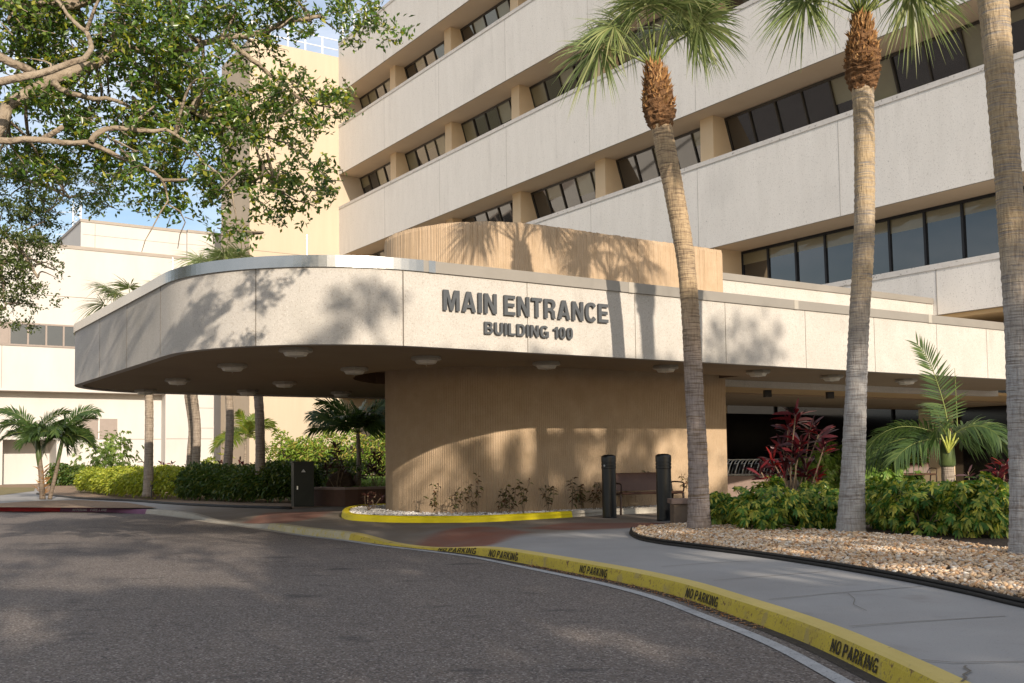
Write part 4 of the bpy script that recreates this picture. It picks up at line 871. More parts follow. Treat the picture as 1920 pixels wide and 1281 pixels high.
P3 = sabal('palm_tree', [(1925, 1042), (1921, 900), (1915, 750), (1909, 600), (1899, 465), (1891, 340), (1879, 200), (1868, 60), (1862, 0), (1855, -80), (1848, -150)], .17,
    [.168, .158, .152, .147, .143, .145, .15, .158, .165, .17, .12], [(1858, -20, 66), (1856, -50, 80), (1853, -90, 78), (1850, -130, 60), (1847, -165, 36)], (1847, -165),
    [(180, 30), (210, 45), (150, 50), (0, 30), (30, 50), (-40, 45), (250, 60), (300, 65), (90, 75), (120, 60), (60, 65), (270, 80)],
    'tall palm trunk at the right edge of the rock bed, closest to the road', 11.6, 9, bark='palmbark3')
def ltrunk(path, D, w, label, crown, nf, blade=.9, bark='palmbark2', seed=0):
    r = [x/2/F_*D for x in w]
    return sabal('palm_tree', path, .27, r, [], crown, [(i*137.5, 35+35*math.sin(i*2.1)) for i in range(nf)], label, D, seed, blade, bark, group=None, ringgap=.09)
ltrunk([(278, 932), (279, 850), (279, 740), (268, 660), (240, 600)], 33, [19, 16, 15, 14, 14], 'straight pale palm trunk left of the others under the canopy edge', (240, 598), 11, .9, seed=2)
ltrunk([(353, 930), (357, 850), (360, 800), (352, 740), (345, 660)], 34.8, [14, 13, 13, 13, 12], 'slimmer rear stem of the two crossing palm trunks beside the hedge', (345, 585), 8, .9, seed=3)
ltrunk([(365, 930), (368, 860), (369, 800), (363, 740), (352, 640)], 34.2, [16, 15, 15, 14, 14], 'thicker bowed palm trunk in front of its crossing twin', (352, 590), 8, .9, seed=4)
ltrunk([(421, 931), (427, 870), (431, 800), (429, 740), (420, 620), (414, 552)], 31.8, [19, 17, 15, 14, 14, 14], 'palm trunk leaning right with a sunlit top, beside the feathery yellow palm', (414, 548), 12, .95, seed=5)
ltrunk([(486, 936), (488, 850), (484, 740), (465, 620), (446, 545)], 29.6, [20, 18, 17, 16, 15], 'dark shaded palm trunk nearest the green cabinet', (446, 540), 13, .95, seed=6)
# feather palms ---------------------------------------------------------
def feather(o, base, az, el, L, arch, leafL=.35, n=34, V_=.35, wid=.028, mi=0, pm_=1, sag=.35, r0=.014, roll=None):
    pts = []; p = np.array(base, float); e = el; ds = L/14
    for i in range(15): pts.append(p.copy()); p = p+azel(az, e)*ds; e -= arch/14*(.5+i/14*1.0)
    pts = np.array(pts); o.tube(list(pts), list(np.linspace(r0, .003, 15)), 4, pm_)
    t = np.linspace(.16, .99, n); idx = t*14; i0 = idx.astype(int).clip(0, 13); fr = (idx-i0)[:, None]
    c = pts[i0]*(1-fr)+pts[i0+1]*fr; tg = norm(pts[i0+1]-pts[i0]); sd = norm(np.cross(tg, np.array([0, 0, 1.])+1e-3)); up = np.cross(sd, tg)
    ra = R(random.uniform(-65, 65) if roll is None else roll); sd, up = math.cos(ra)*sd+math.sin(ra)*up, math.cos(ra)*up-math.sin(ra)*sd
    for s_ in (1, -1):
        ang = np.radians(62-34*t)[:, None]; d = np.sin(ang)*sd*s_+np.cos(ang)*tg+V_*up; d = norm(d+.06*RNG.normal(size=d.shape))
        LL = leafL*np.sin(np.pi*(.12+.80*t))**.7*RNG.uniform(.88, 1.1, n)
        o.add(strips(c, d, norm(np.cross(d, up)), LL, wid, sag*RNG.uniform(.5, 1.4, n), 3), mi)
def featherpalm(name, label, base, top, r0, r1, fronds, mat='feather', shaft=None, cat='palm tree', leafL=.35, bark='palmbark2', dead=0, fr_kw={}, group=None, wid=.03):
    root = empty(name, base, label, cat, group); base = np.array(base, float); top = np.array(top, float)
    P = catmull([base, base*.5+top*.5+np.array([.02, 0, 0]), top], 10); Q = resample(P, .07); b = MB()
    rr = np.linspace(r0, r1, len(Q))*(1+.02*np.sin(np.arange(len(Q))*2.2)); b.tube(list(Q), list(rr), 12); b.build('trunk', M[bark], root, True)
    if shaft:
        b = MB(); d = norm(top-base); b.tube([top-d*shaft[0], top-d*shaft[0]*.5, top+d*shaft[1]*.5, top+d*shaft[1]], [r1*1.05, r1*1.35, r1*1.1, r1*.5], 12); b.build('crownshaft', M['shaft'], root, True)
        top = top+d*shaft[1]*.7
    o = Foliage()
    for fr in fronds: feather(o, top, fr[0], fr[1], fr[2], fr[3], leafL=fr[4] if len(fr) > 4 else leafL, wid=wid, **fr_kw)
    o.build('crown', [M[mat], M['petiole']], root)
    if dead:
        n = dead; c = np.repeat(base[None], n, 0)+np.stack([RNG.normal(0, .03, n), RNG.normal(0, .03, n), RNG.uniform(.05, 1.0, n)], 1); d = norm(np.stack([RNG.choice([-1, 1], n)*RNG.uniform(.4, 1, n), RNG.normal(0, .5, n), RNG.uniform(.3, 1, n)], 1))
        v, f = leaves(c, d, RNG.uniform(.2, .4, n), .06, .1); mesh('dry_sheath', v, f, M['boot'], root)
    return root
random.seed(4)
def rf(n, Ls=(1.2, 1.6), els=(20, 75), arch=(80, 130)): return [(i*137.5+random.uniform(-15, 15), random.uniform(*els), random.uniform(*Ls), random.uniform(*arch)) for i in range(n)]
DL = 34.4
featherpalm('palm_tree', 'left stem of the twin feather palms with dry sheaths at its foot', A(80, 940, DL)*[1, 1, 0]+[0, 0, .15], A(71, 835, DL), .095, .07,
    rf(15, (1.15, 1.6), (12, 82), (70, 125)), shaft=(.7, .35), dead=46, bark='palmbark4', leafL=.5, wid=.045, fr_kw={'n': 40})
featherpalm('palm_tree', 'right stem of the twin feather palms, leaning right with a green shaft', A(93, 940, DL)*[1, 1, 0]+[0, 0, .15], A(116, 830, DL), .07, .05,
    rf(15, (1.15, 1.6), (10, 82), (70, 125)), shaft=(.8, .3), bark='palmbark4', leafL=.5, wid=.045, fr_kw={'n': 40})
g = A(457, 905, 46); featherpalm('palm_tree', 'small sunlit yellow green palm against the cream tower', (g[0], g[1], .3), A(460, 823, 46), .07, .05, rf(12, (1.2, 1.7), (10, 80), (70, 130)), mat='featherlit', leafL=.5, wid=.05)
g = A(672, 912, 30.5); featherpalm('palm_tree', 'young dark feather palm standing behind the low brown wall', (g[0], g[1], .5), A(671, 813, 30.5), .085, .055,
    [(180, 48, 1.6, 70), (172, 25, 1.5, 60), (190, 62, 1.5, 60), (0, 45, 1.5, 70), (8, 30, 1.4, 60), (-10, 62, 1.5, 60), (150, 70, 1.4, 60), (30, 70, 1.4, 60), (270, 70, 1.2, 70), (250, 50, 1.2, 70), (300, 55, 1.2, 70), (90, 65, 1.3, 60), (200, 38, 1.4, 60), (-25, 40, 1.4, 60)], leafL=.62, fr_kw={'V_': .15, 'n': 40}, wid=.05)
# bottle palm behind the right hedge
DB = 20.6; g = A(1776, 935, DB)
bp_ = featherpalm('palm_tree', 'feather palm with one upright frond rising in front of the canopy', (g[0], g[1], .17), A(1776, 866, DB), .14, .12,
    [(168, 12, 1.7, 75, .6), (182, 32, 1.8, 105, .6), (150, 25, 1.6, 80, .6), (200, 5, 1.4, 60, .55), (12, 38, 1.7, 105, .6), (-8, 14, 1.7, 60, .6), (30, 28, 1.6, 90, .55), (-30, 8, 1.5, 60, .55), (235, 45, 1.1, 120, .5), (310, 40, 1.2, 110, .5), (90, 60, 1.3, 60, .5), (55, 18, 1.5, 60, .5), (120, 22, 1.5, 60, .5)],
    shaft=(.1, .62), fr_kw={'V_': .1, 'sag': .45}, wid=.036)
o = Foliage(); pts = [A(x, y, DB-.15) for x, y in [(1779, 822), (1776, 790), (1770, 760), (1760, 726), (1747, 690), (1734, 664), (1718, 643)]]
pts = resample(catmull(pts, 5), .05); o.tube(list(pts), list(np.linspace(.018, .004, len(pts))), 5, 1)
n = 30; ii = np.linspace(len(pts)*.18, len(pts)-2, n).astype(int); c = pts[ii]; tg = norm(pts[ii+1]-pts[ii]); sd = norm(np.cross(tg, [0, -1., .2]))
for s_ in (1, -1):
    t = np.linspace(0, 1, n)[:, None]; ang = np.radians(74-44*t); d = norm(np.sin(ang)*sd*s_+np.cos(ang)*tg+np.array([0, -.25, 0])+.04*RNG.normal(size=(n, 3)))
    o.add(strips(c, d, norm(np.cross(d, [0, -1., 0.])), (.62-.30*t[:, 0])*np.clip(.6+t[:, 0]*2, 0, 1), .036, .10, 4), 0)
o.build('upright_frond', [M['feather'], M['petiole']], bp_)
b = MB(); q0 = A(1795, 800, DB); b.tube([q0, A(1790, 690, DB)], [.012, .004], 5); b.build('new_spear', M['petiole'], bp_)
b = MB()
for dx, dy in ((-14, -34), (4, -40), (14, -36), (-4, -30), (20, -28)): b.tube([A(1778, 848, DB-.15), A(1778+dx*.6, 848+dy*.6, DB-.25), A(1778+dx, 848+dy, DB-.25)], [.03, .022, .008], 6)
b.build('flower_sheath', M['yellowfruit'], bp_)
# shrubs ------------------------------------------------------------------
def shrub(name, label, c, rx, ry, h, n, mat, L=.11, Wd=.042, leaflets=7, cat='shrub', group=None, z0=.17, stem=True, droop=.25, lumps=5, shell=.45, up=.35):
    root = empty(name, (c[0], c[1], z0), label, cat, group)
    lc = RNG.uniform(-1, 1, (lumps, 3))*[.5, .5, .25]+[0, 0, .55]; lr = RNG.uniform(.45, .7, lumps); k = RNG.integers(0, lumps, n)
    d = rvec(n); r = lr[k]*(shell+(1-shell)*RNG.random(n)**.5); p = lc[k]+d*r[:, None]
    p = p[(p[:, 2] > .04)]; n = len(p); p[:, 2] = p[:, 2]/1.15
    P = np.stack([c[0]+p[:, 0]*rx, c[1]+p[:, 1]*ry, z0+p[:, 2].clip(.03, 1.1)*h], 1)
    out = norm(np.stack([p[:, 0], p[:, 1], (p[:, 2]-.4)*.8+up], 1)+.35*RNG.normal(size=(n, 3)))
    s1 = norm(np.cross(out, rvec(n))); s2 = np.cross(out, s1); vs = []
    for j in range(leaflets):
        a = 2*math.pi*j/leaflets; rad = math.cos(a)*s1+math.sin(a)*s2
        vs.append(ovals(P, norm(rad+.55*out-np.array([0, 0, droop])), RNG.uniform(.7, 1.1, n)*L, Wd, out+.25*RNG.normal(size=(n, 3)), .45))
    v, f = joinvf(vs); mesh('foliage', v, f, M[mat], root)
    if stem:
        b = MB()
        for j in range(9):
            i = RNG.integers(0, n); q = np.array([c[0]+random.uniform(-.08, .08), c[1]+random.uniform(-.08, .08), z0-.02]); b.tube([q, (q+P[i])/2+np.array([0, 0, .06]), P[i]], [.012, .009, .004], 5)
        b.build('stems', M['twig'], root)
    return root
HB = [((1372, 985), 17.2, .62, .45, .80, 'leftmost variegated yellow green shrub, directly right of the curving palm foot'), ((1440, 1000), 16.0, .62, .50, .86, 'variegated shrub hanging low over the pebbles in front of the red cordyline'),
      ((1520, 992), 16.2, .52, .45, .72, 'loose variegated shrub just left of the middle palm foot'), ((1665, 990), 16.0, .52, .45, .82, 'variegated shrub just right of the middle palm foot'), ((1735, 1010), 14.9, .60, .50, .84, 'variegated shrub in front of the feather palm trunk'),
      ((1822, 1020), 14.3, .62, .5, .90, 'rightmost large variegated shrub left of the tall edge palm'), ((1890, 1012), 14.6, .42, .4, .74, 'variegated shrub half hidden by the tall edge palm'), ((1560, 975), 17.8, .5, .4, .70, 'small variegated shrub behind the middle palm trunk'), ((1800, 985), 17.2, .6, .45, .72, 'variegated shrub at the back, around the feather palm foot'), ((1690, 975), 17.9, .6, .4, .66, 'variegated shrub at the back, left of the feather palm')]
for (px, py), D, rx, ry, h, lab in HB:
    q = A(px, py, D); shrub('variegated_shrub', lab, q, rx*1.12, ry*1.15, h*.84, 360, 'arbo', .108, .036, 8, group='variegated shrubs along the rock bed')
for (px, py), D, r, h, lab in (((1525, 905), 33, .75, 1.45, 'bright lime bush behind the red cordyline'), ((1578, 905), 34, .6, 1.5, 'bright green bush just left of the middle palm trunk'), ((1650, 905), 33, .8, 1.5, 'bright bush between the two brown courtyard benches'), ((1700, 900), 37.5, .85, 1.6, 'white flecked bush behind the right courtyard bench'), ((1640, 912), 27, .5, .9, 'low lime bush beside the middle palm trunk')):
    q = A(px, py, D); shrub('courtyard_bush', lab, q, r, r*.8, h, 260, 'arbobright', .17, .07, 6, z0=.14)
# red cordylines
def cordyline(label, D, heads, foot, mat='ti', L=.46, Wd=.065, n=22, z0=.17, name='cordyline_plant', group=None):
    q0 = A(foot[0], foot[1], D); root = empty(name, (q0[0], q0[1], z0), label, 'plant', group); b = MB(); vs = []
    for (px, py, s) in heads:
        h = A(px, py, D+random.uniform(-.25, .25)); f0 = np.array([q0[0]+random.uniform(-.1, .1), q0[1]+random.uniform(-.1, .1), z0-.02]); mid = f0*.45+h*.55+np.array([random.uniform(-.06, .06), 0, -.05])
        b.tube(catmull([f0, mid, h], 5), .011, 6); k = int(n*s); out = rvec(k); out[:, 2] = np.abs(out[:, 2])*.9+.15; out = norm(out)
        c = h+np.array([0, 0, 1.])*RNG.uniform(-.22, .06, k)[:, None]*s
        vs.append(ovals(c, out, RNG.uniform(.7, 1.1, k)*L*s, Wd*s, np.array([0, 0, 1.])+.5*RNG.normal(size=(k, 3)), .25))
    v, f = joinvf(vs); mesh('foliage', v, f, M[mat], root); b.build('stems', M['twig'], root)
cordyline('tall crimson cordyline behind the variegated shrubs, in front of the dark entrance', 18.6, [(1492, 775, 1.0), (1520, 800, .9), (1478, 800, .9), (1535, 815, .95), (1500, 830, 1.0), (1466, 838, .85), (1490, 850, .95), (1450, 868, .9), (1470, 880, 1), (1425, 882, .8), (1512, 885, .9), (1440, 895, .8), (1545, 838, .7), (1532, 895, .7)], (1490, 985), n=22)
cordyline('crimson cordyline at the right beside the tall edge palm', 19.5, [(1872, 885, .95), (1885, 870, .95), (1860, 905, .8), (1890, 905, .9)], (1875, 960), n=18)
cordyline('small dull cordyline right of the feather palm trunk', 19.8, [(1828, 900, .8), (1815, 885, .6)], (1826, 950), n=9, mat='tidark')
cordyline('dark cordyline left of the young palm, behind the low brown wall', 29.5, [(630, 840, .9), (634, 855, .8), (618, 870, .9), (640, 868, .8), (612, 882, .8), (645, 878, .8)], (634, 912), 'tidark', .32, .06, 24, z0=.5)
cordyline('dark cordyline right of the young palm, behind the low brown wall', 29.5, [(703, 850, .9), (697, 870, .9), (712, 868, .8), (690, 885, .9), (705, 885, .8), (718, 888, .8)], (700, 912), 'tidark', .32, .06, 24, z0=.5)
cordyline('thin dark shrub at the left tip of the white gravel island', 22.6, [(690, 925, .7), (684, 930, .6), (698, 935, .7), (705, 928, .6), (715, 932, .6)], (693, 953), 'tidark', .22, .05, 22, z0=.24)
for px, D in ((302, 37), (322, 37), (413, 36), (450, 35), (270, 38.5)):
    cordyline({302: 'tiny red cordyline over the hedge, between the two leftmost trunks', 322: 'tiny pinkish cordyline over the hedge left of the crossing trunks', 413: 'tiny red cordyline left of the leaning trunk', 450: 'tiny dark red cordyline under the yellow green palm', 270: 'tiny cordyline tip over the hedge by the straight pale trunk'}[px], D, [(px, 868, .7), (px+6, 874, .7)], (px, 900), 'ti', .4, .08, 9, z0=.27)
q = A(405, 910, 40); shrub('lime_bush', 'small bright lime bush above the hedge right of the crossing trunks', q, .5, .4, 1.35, 90, 'lime', .3, .06, 6, z0=.27, up=1.2, droop=-.2)
# young plants on the gravel island
YP = [(817, 905, 965, 20.3), (858, 912, 966, 20.2), (893, 893, 962, 20.4), (938, 903, 960, 20.3), (955, 912, 962, 20.5), (982, 889, 960, 20.4), (1029, 894, 956, 20.9), (1072, 890, 953, 21.2), (1092, 905, 951, 21.6), (1113, 900, 950, 21.5), (1170, 884, 945, 22.4), (1182, 886, 945, 22.6), (1199, 880, 944, 22.7), (1275, 888, 942, 23.3), (1285, 893, 942, 23.4)]
WH = ['first young croton from the left end of the curved wall', 'second young croton from the left end of the curved wall', 'red tipped third young croton along the wall', 'fourth young croton along the curved wall', 'low fifth young croton along the curved wall', 'tall sixth young croton with drooping side leaves', 'bushy seventh young croton along the wall', 'green eighth young croton before the bollards', 'slim ninth young croton before the bollards', 'leafy young croton just left of the left bollard', 'sprig right behind the left end of the brown bench', 'sprig behind the bench, second from its left end', 'tallest sprig behind the bench', 'sprig between the bench arm and the curving palm', 'sprig touching the curving palm trunk, behind the bench arm']
for (px, yt, yb, D), lab in zip(YP, WH):
    root_p = A(px, yb, D); root = empty('young_croton', (root_p[0], root_p[1], .22), lab, 'plant', 'young shrubs planted at the foot of the curved wall'); b = MB(); cs = []
    top = A(px, yt, D)[2]
    for k in range(4):
        f0 = np.array([root_p[0]+random.uniform(-.04, .04), root_p[1], .2]); h = np.array([root_p[0]+random.uniform(-.17, .17), root_p[1]+random.uniform(-.12, .12), .22+(top-.22)*random.uniform(.55, 1.0)]); P = catmull([f0, (f0+h)/2+np.array([random.uniform(-.04, .04), 0, 0]), h], 5)
        b.tube(P, .005, 4); m_ = 12; cs.append(np.array([P[random.randint(4, 10)]+RNG.normal(0, .012, 3) for _ in range(m_)]))
    c = np.concatenate(cs); d = rvec(len(c)); d[:, 2] = d[:, 2]*.5-.05
    v, f = leaves(c, d, RNG.uniform(.07, .14, len(c)), RNG.uniform(.03, .045, len(c)), .15, droop=.25); mesh('foliage', v, f, M['croton'], root); b.build('stems', M['twig'], root)
# hedges --------------------------------------------------------------------
def hedge(name, label, path, depth, h, n, mats, L, Wd, z0, split=None, cat='hedge', bumpy=.12):
    P = resample(np.array([tuple(p[:2])+(0,) for p in path]), .1)[:, :2]; t = norm(np.gradient(P, axis=0)); nr_ = np.stack([-t[:, 1], t[:, 0]], 1); nr_ *= np.sign(nr_[:, 1:2]+1e-6)
    root = empty(name, (P[len(P)//2][0], P[len(P)//2][1], z0), label, cat)
    k = RNG.integers(0, len(P), n); s = RNG.random(n); onf = RNG.random(n) < .55
    dep = np.where(onf, RNG.random(n)**2*.25, RNG.random(n))*depth; zz = np.where(onf, RNG.random(n), 1-RNG.random(n)**2*.2)
    lump = 1+bumpy*np.sin(k*.11+dep*3)+bumpy*.6*np.sin(k*.31+1); round_ = np.sqrt(np.clip(1-(np.abs(dep/depth-.5)*2)**6*.5, 0, 1))
    z = z0+.04+zz*h*lump*round_; bulge = (.12*np.sin(zz*math.pi)+.05*np.sin(k*.23))
    c = np.stack([P[k, 0]+nr_[k, 0]*(dep-bulge)+RNG.normal(0, .04, n), P[k, 1]+nr_[k, 1]*(dep-bulge)+RNG.normal(0, .04, n), z+RNG.normal(0, .03, n)], 1)
    d = np.stack([-nr_[k, 0]*onf*.9, -nr_[k, 1]*onf*.9, np.where(onf, .1, .7)], 1)+.7*RNG.normal(size=(n, 3))
    v, f = leaves(c, d, RNG.uniform(.7, 1.2, n)*L, Wd, .2, droop=.35); mesh('foliage', v, f, mats, root)
    # twiggy core so that no light leaks through
    b = MB(); q = len(P); step = max(1, q//40)
    pts = P[::step]+nr_[::step]*depth*.5; b.tube([np.array([x, y, z0+h*.45]) for x, y in pts], min(h, depth)*.38, 8, jit=.15); b.build('branches', M['soil'], root)
hp = [G(x, y, .27) for x, y in [(150, 917), (195, 922), (240, 927), (290, 929), (340, 930)]]
hedge('clipped_hedge', 'hedge section behind the leftmost palm trunk, sunlight put into its lime leaf colour', hp, 2.2, .78, 11000, M['lime'], .15, .065, .25, bumpy=.06)
hp2 = [G(x, y, .27) for x, y in [(340, 930), (400, 932), (450, 934), (500, 935), (545, 935), (590, 933)]]
hedge('clipped_hedge', 'hedge section between the crossing trunks and the cabinet, shade put into its leaf colour', hp2, 2.0, .86, 12000, M['darkhedge'], .16, .06, .25, bumpy=.07)
hedge('clipped_hedge', 'small green hedge right of the cabinet', [G(590, 933, .27), G(612, 922, .27)], 1.4, .95, 1200, M['darkhedge'], .18, .07, .2)
hedge('clipped_hedge', 'low far green hedge at the foot of the white annex wall', [G(92, 911, .14), G(150, 911, .14)], 1.5, .95, 1800, M['darkhedge'], .22, .1, .14)
hedge('feathery_hedge', 'loose bright green feathery hedge in front of the cream tower', [A(505, 900, 50), A(560, 900, 49), A(640, 900, 48), (3, 46, 0)], 2.4, 1.75, 9000, M['bamboo'], .28, .07, .5, bumpy=.2)
q = A(192, 905, 47); shrub('rounded_bush', 'tall rounded open bush against the white annex wall', q, 1.5, 1.3, 2.5, 620, 'rounded', .14, .06, 6, cat='bush', z0=.14, lumps=9, shell=.5)
# lawn blades on the raised lawn are far away: a light scatter only
n = 9000; P = np.array(rl); lo, hi = P.min(0), np.array([P.max(0)[0], 48]); q = RNG.uniform(lo, hi, (n*3, 2)); q = q[inpoly(q[:, 0], q[:, 1], rl)][:n]
c = np.concatenate([q, np.full((len(q), 1), .5)], 1); d = RNG.normal(0, .3, (len(q), 3)); d[:, 2] = 1
v, f = leaves(c, d, .09, .03, .1); tag(mesh('lawn_grass', v, f, M['grassblade']), 'short green grass on the raised lawn by the tower', 'grass', kind='stuff')
# ferny sprouts above the coping are the crowns of the trunks behind
# ================================================================== OAKS
def cluster_leaves(C, rad, n_each, L, Wd):
    """leafy twig tips: C cluster centres"""
    k = len(C); ax = rvec(k); ax[:, 2] = ax[:, 2]*.5; ax = norm(ax); parts = []
    for j in range(n_each):
        t = RNG.uniform(-1, 1, (k, 1)); c = C+ax*t*rad[:, None]+RNG.normal(0, .018, (k, 3)); d = norm(ax*RNG.uniform(.1, 1, (k, 1))+.9*RNG.normal(size=(k, 3))-np.array([0, 0, .15]))
        parts.append(leaves(c, d, RNG.uniform(.5, 1.25, k)*L, Wd*RNG.uniform(.6, 1.25, k), .18, up=S*.8+np.array([0, 0, .5])+.75*RNG.normal(size=(k, 3))))
    return joinvf(parts), ax
def oak(name, label, limbs, blobs, leafn, L, Wd, mat, trunk, seed, crad=.11, per=9, twigs=1.0, clump=7):
    random.seed(seed); root = empty(name, trunk[0], label, 'tree')
    b = MB(); b.tube(resample(catmull([np.array(p, float) for p in trunk], 8), .25), list(np.linspace(trunk[-1][3] if len(trunk[-1]) > 3 else .32, .2, len(resample(catmull([np.array(p, float) for p in trunk], 8), .25)))), 14, jit=.05); b.build('trunk', M['oakbark'], root, True)
    b = MB(); ends = []
    for pts, r0, r1 in limbs:
        Q = resample(catmull([np.array(p, float) for p in pts], 8), .10); Q = Q+RNG.normal(0, .006, Q.shape); b.tube(list(Q), list(np.linspace(r0, r1, len(Q))), 9, jit=.05); ends.append(Q)
    allq = np.concatenate(ends)
    cs = []; 
    for c, r, wgt in blobs:
        n = int(leafn*wgt); k_ = max(1, n//clump); d = rvec(k_)*(RNG.random((k_, 1))**.45); d = np.repeat(d, clump, 0); cs.append(np.asarray(c, float)+d*np.asarray(r, float)+RNG.normal(0, .060, d.shape))
    C = np.concatenate(cs); (v, f), ax = cluster_leaves(C, np.full(len(C), crad), per, L, Wd)
    mesh('crown', v, f, M[mat], root)
    # twigs: short one at every tip, longer ones back towards the limbs
    nt_ = int(len(C)*.35*twigs)
    for i in RNG.choice(len(C), nt_, replace=False):
        b.tube([C[i]-ax[i]*crad*1.2, C[i]+ax[i]*crad], [.006, .002], 3, caps=False)
    for i in RNG.choice(len(C), int(140*twigs), replace=False):
        q = allq[np.argmin(((allq-C[i])**2).sum(1))]; 
        if np.linalg.norm(q-C[i]) < 2.2: mid = (q+C[i])/2+RNG.normal(0, .10, 3)+np.array([0, 0, .08]); b.tube(catmull([q, mid, C[i]], 4), [.020-.002*j for j in range(9)], 4, caps=False)
    b.build('limbs', M['oakbark'], root, True); return root
def pl(P, D0, D1): n = len(P); return [A(x, y, D0+(D1-D0)*i/(n-1)) for i, (x, y) in enumerate(P)]
lim = [(pl([(-520, 420), (-260, 330), (-60, 280), (0, 236), (13, 203), (55, 175), (98, 151), (142, 131), (175, 122), (200, 108), (232, 91), (284, 94), (361, 95), (383, 82), (420, 71), (470, 65), (530, 44), (600, 30)], 8.6, 10.2), .085, .018),
       (pl([(-300, 250), (0, 154), (66, 140), (120, 125), (153, 114), (168, 98), (171, 83), (160, 57), (131, 33), (110, 0)], 8.3, 9.0), .05, .014),
       (pl([(-400, 380), (-100, 275), (0, 264), (75, 262), (131, 268), (169, 268), (210, 289), (255, 307), (300, 330), (311, 358)], 8.6, 9.2), .05, .014),
       (pl([(169, 268), (185, 250), (217, 240), (262, 246), (311, 244), (345, 262), (380, 300)], 8.9, 9.4), .028, .010),
       (pl([(98, 151), (120, 170), (169, 184), (217, 187), (260, 210)], 8.9, 9.4), .03, .012), (pl([(-100, 60), (0, 109), (44, 129), (70, 140)], 8.4, 8.6), .05, .03), (pl([(-200, -40), (0, 6), (66, 10), (140, 8), (220, -20)], 8.8, 9.6), .06, .04),
       (pl([(75, 262), (100, 250), (118, 240)], 8.9, 8.8), .03, .02), (pl([(311, 358), (313, 381), (300, 400), (292, 412), (278, 440), (266, 472)], 9.2, 9.1), .009, .003), (pl([(313, 381), (345, 405), (340, 430), (333, 465)], 9.2, 9.3), .008, .003), (pl([(345, 405), (362, 412)], 9.2, 9.3), .005, .003),
       (pl([(230, 90), (280, 150), (330, 190), (400, 230), (470, 250), (540, 270)], 9.3, 10.2), .024, .008), (pl([(420, 71), (470, 110), (520, 150), (570, 190), (620, 200)], 9.9, 10.4), .03, .008), (pl([(380, 300), (430, 350), (440, 400), (455, 450), (468, 478)], 9.4, 9.4), .012, .004), (pl([(470, 250), (500, 320), (540, 370), (590, 385)], 10, 10.2), .014, .005), (pl([(540, 270), (600, 320), (625, 345)], 10.1, 10.3), .010, .004)]
bl = []
def bb(px, py, r, D, w, dz=None): bl.append((A(px, py, D), np.array([r*D/F_, (dz or .9), r*D/F_]), w))
for (px, py, r, D, w) in [(40, 40, 90, 9.2, 1.1), (140, 30, 90, 9.6, 1.1), (250, 25, 90, 9.4, 1.1), (350, 30, 85, 9.8, 1.0), (450, 25, 75, 10.0, .8), (540, 15, 70, 10.2, .65), (630, 0, 75, 10.4, .45), (735, 5, 42, 10.4, .16), (30, 120, 80, 9.4, .7), (120, 95, 60, 9.8, .5), (60, 210, 80, 9.6, .75), (180, 200, 80, 9.7, .9), (290, 140, 85, 9.6, .8), (300, 215, 85, 9.8, 1.0), (385, 160, 72, 9.9, .6), (415, 228, 78, 9.8, .78), (480, 135, 60, 10.1, .22), (510, 195, 62, 10.2, .42), (550, 225, 52, 10.2, .38), (600, 190, 45, 10.3, .3), (630, 195, 28, 10.3, .12), (470, 290, 58, 9.9, .34), (370, 290, 70, 9.7, .6), (260, 280, 60, 9.5, .42), (150, 300, 70, 9.9, .6), (60, 300, 70, 9.8, .6), (540, 300, 42, 10.1, .16), (590, 315, 34, 10.2, .15), (615, 340, 20, 10.2, .08), (520, 345, 36, 10.1, .11), (500, 378, 28, 10.1, .12), (555, 388, 38, 10.2, .18), (600, 395, 16, 10.2, .05), (440, 330, 40, 9.8, .13), (380, 350, 45, 9.5, .26), (420, 370, 25, 9.5, .10), (290, 340, 55, 9.4, .35), (225, 345, 30, 9.4, .12), (230, 310, 35, 9.4, .14), (440, 440, 18, 9.4, .06), (465, 465, 12, 9.4, .035), (430, 405, 12, 9.4, .03), (600, 80, 40, 10.4, .07), (690, 50, 28, 10.4, .08), (330, 80, 60, 9.2, .4)]:
    bb(px, py, r, D, w)
# overhead crown of the same oak, out of the frame above
bl2 = []
for (x, y, z, r, w) in [(-2.6, 9.6, 7.1, .9, .5), (-3.6, 10.2, 7.9, 1.1, .9), (-4.9, 11.0, 8.3, 1.1, .8), (-5.6, 12.4, 8.2, 1.0, .7), (-6.6, 11.4, 8.6, 1.3, .9), (-3.9, 10.2, 8.7, 1.2, 1.0), (-3.6, 9.0, 9.0, 1.2, .8), (-4.6, 10, 9.4, 1.1, .7), (-8.5, 9, 8.4, 1.6, .6), (-6.4, 7, 8.0, 1.5, .6)]: bl2.append(((x, y, z), (r, r, r*.7), w))
bl += bl2
lim.append(([np.array(A(-520, 420, 8.6)), np.array([-6.4, 9.2, 6.2]), np.array([-4.6, 10, 7.4]), np.array([-3.0, 10, 7.4])], .09, .02))
lim.append(([np.array([-6.4, 9.2, 6.2]), np.array([-6.2, 10.6, 7.6]), np.array([-5.8, 12, 8.1])], .06, .02))
oak('oak_tree', 'live oak reaching in from the left, with pale bare limbs and sunlit glossy leaves', lim, bl, 185, .070, .033, 'oakleaf', [(-7.6, 9.0, -.05), (-7.5, 8.9, 1.6), (-7.0, 8.7, 3.2), tuple(A(-520, 420, 8.6))], 21, .10, 9)
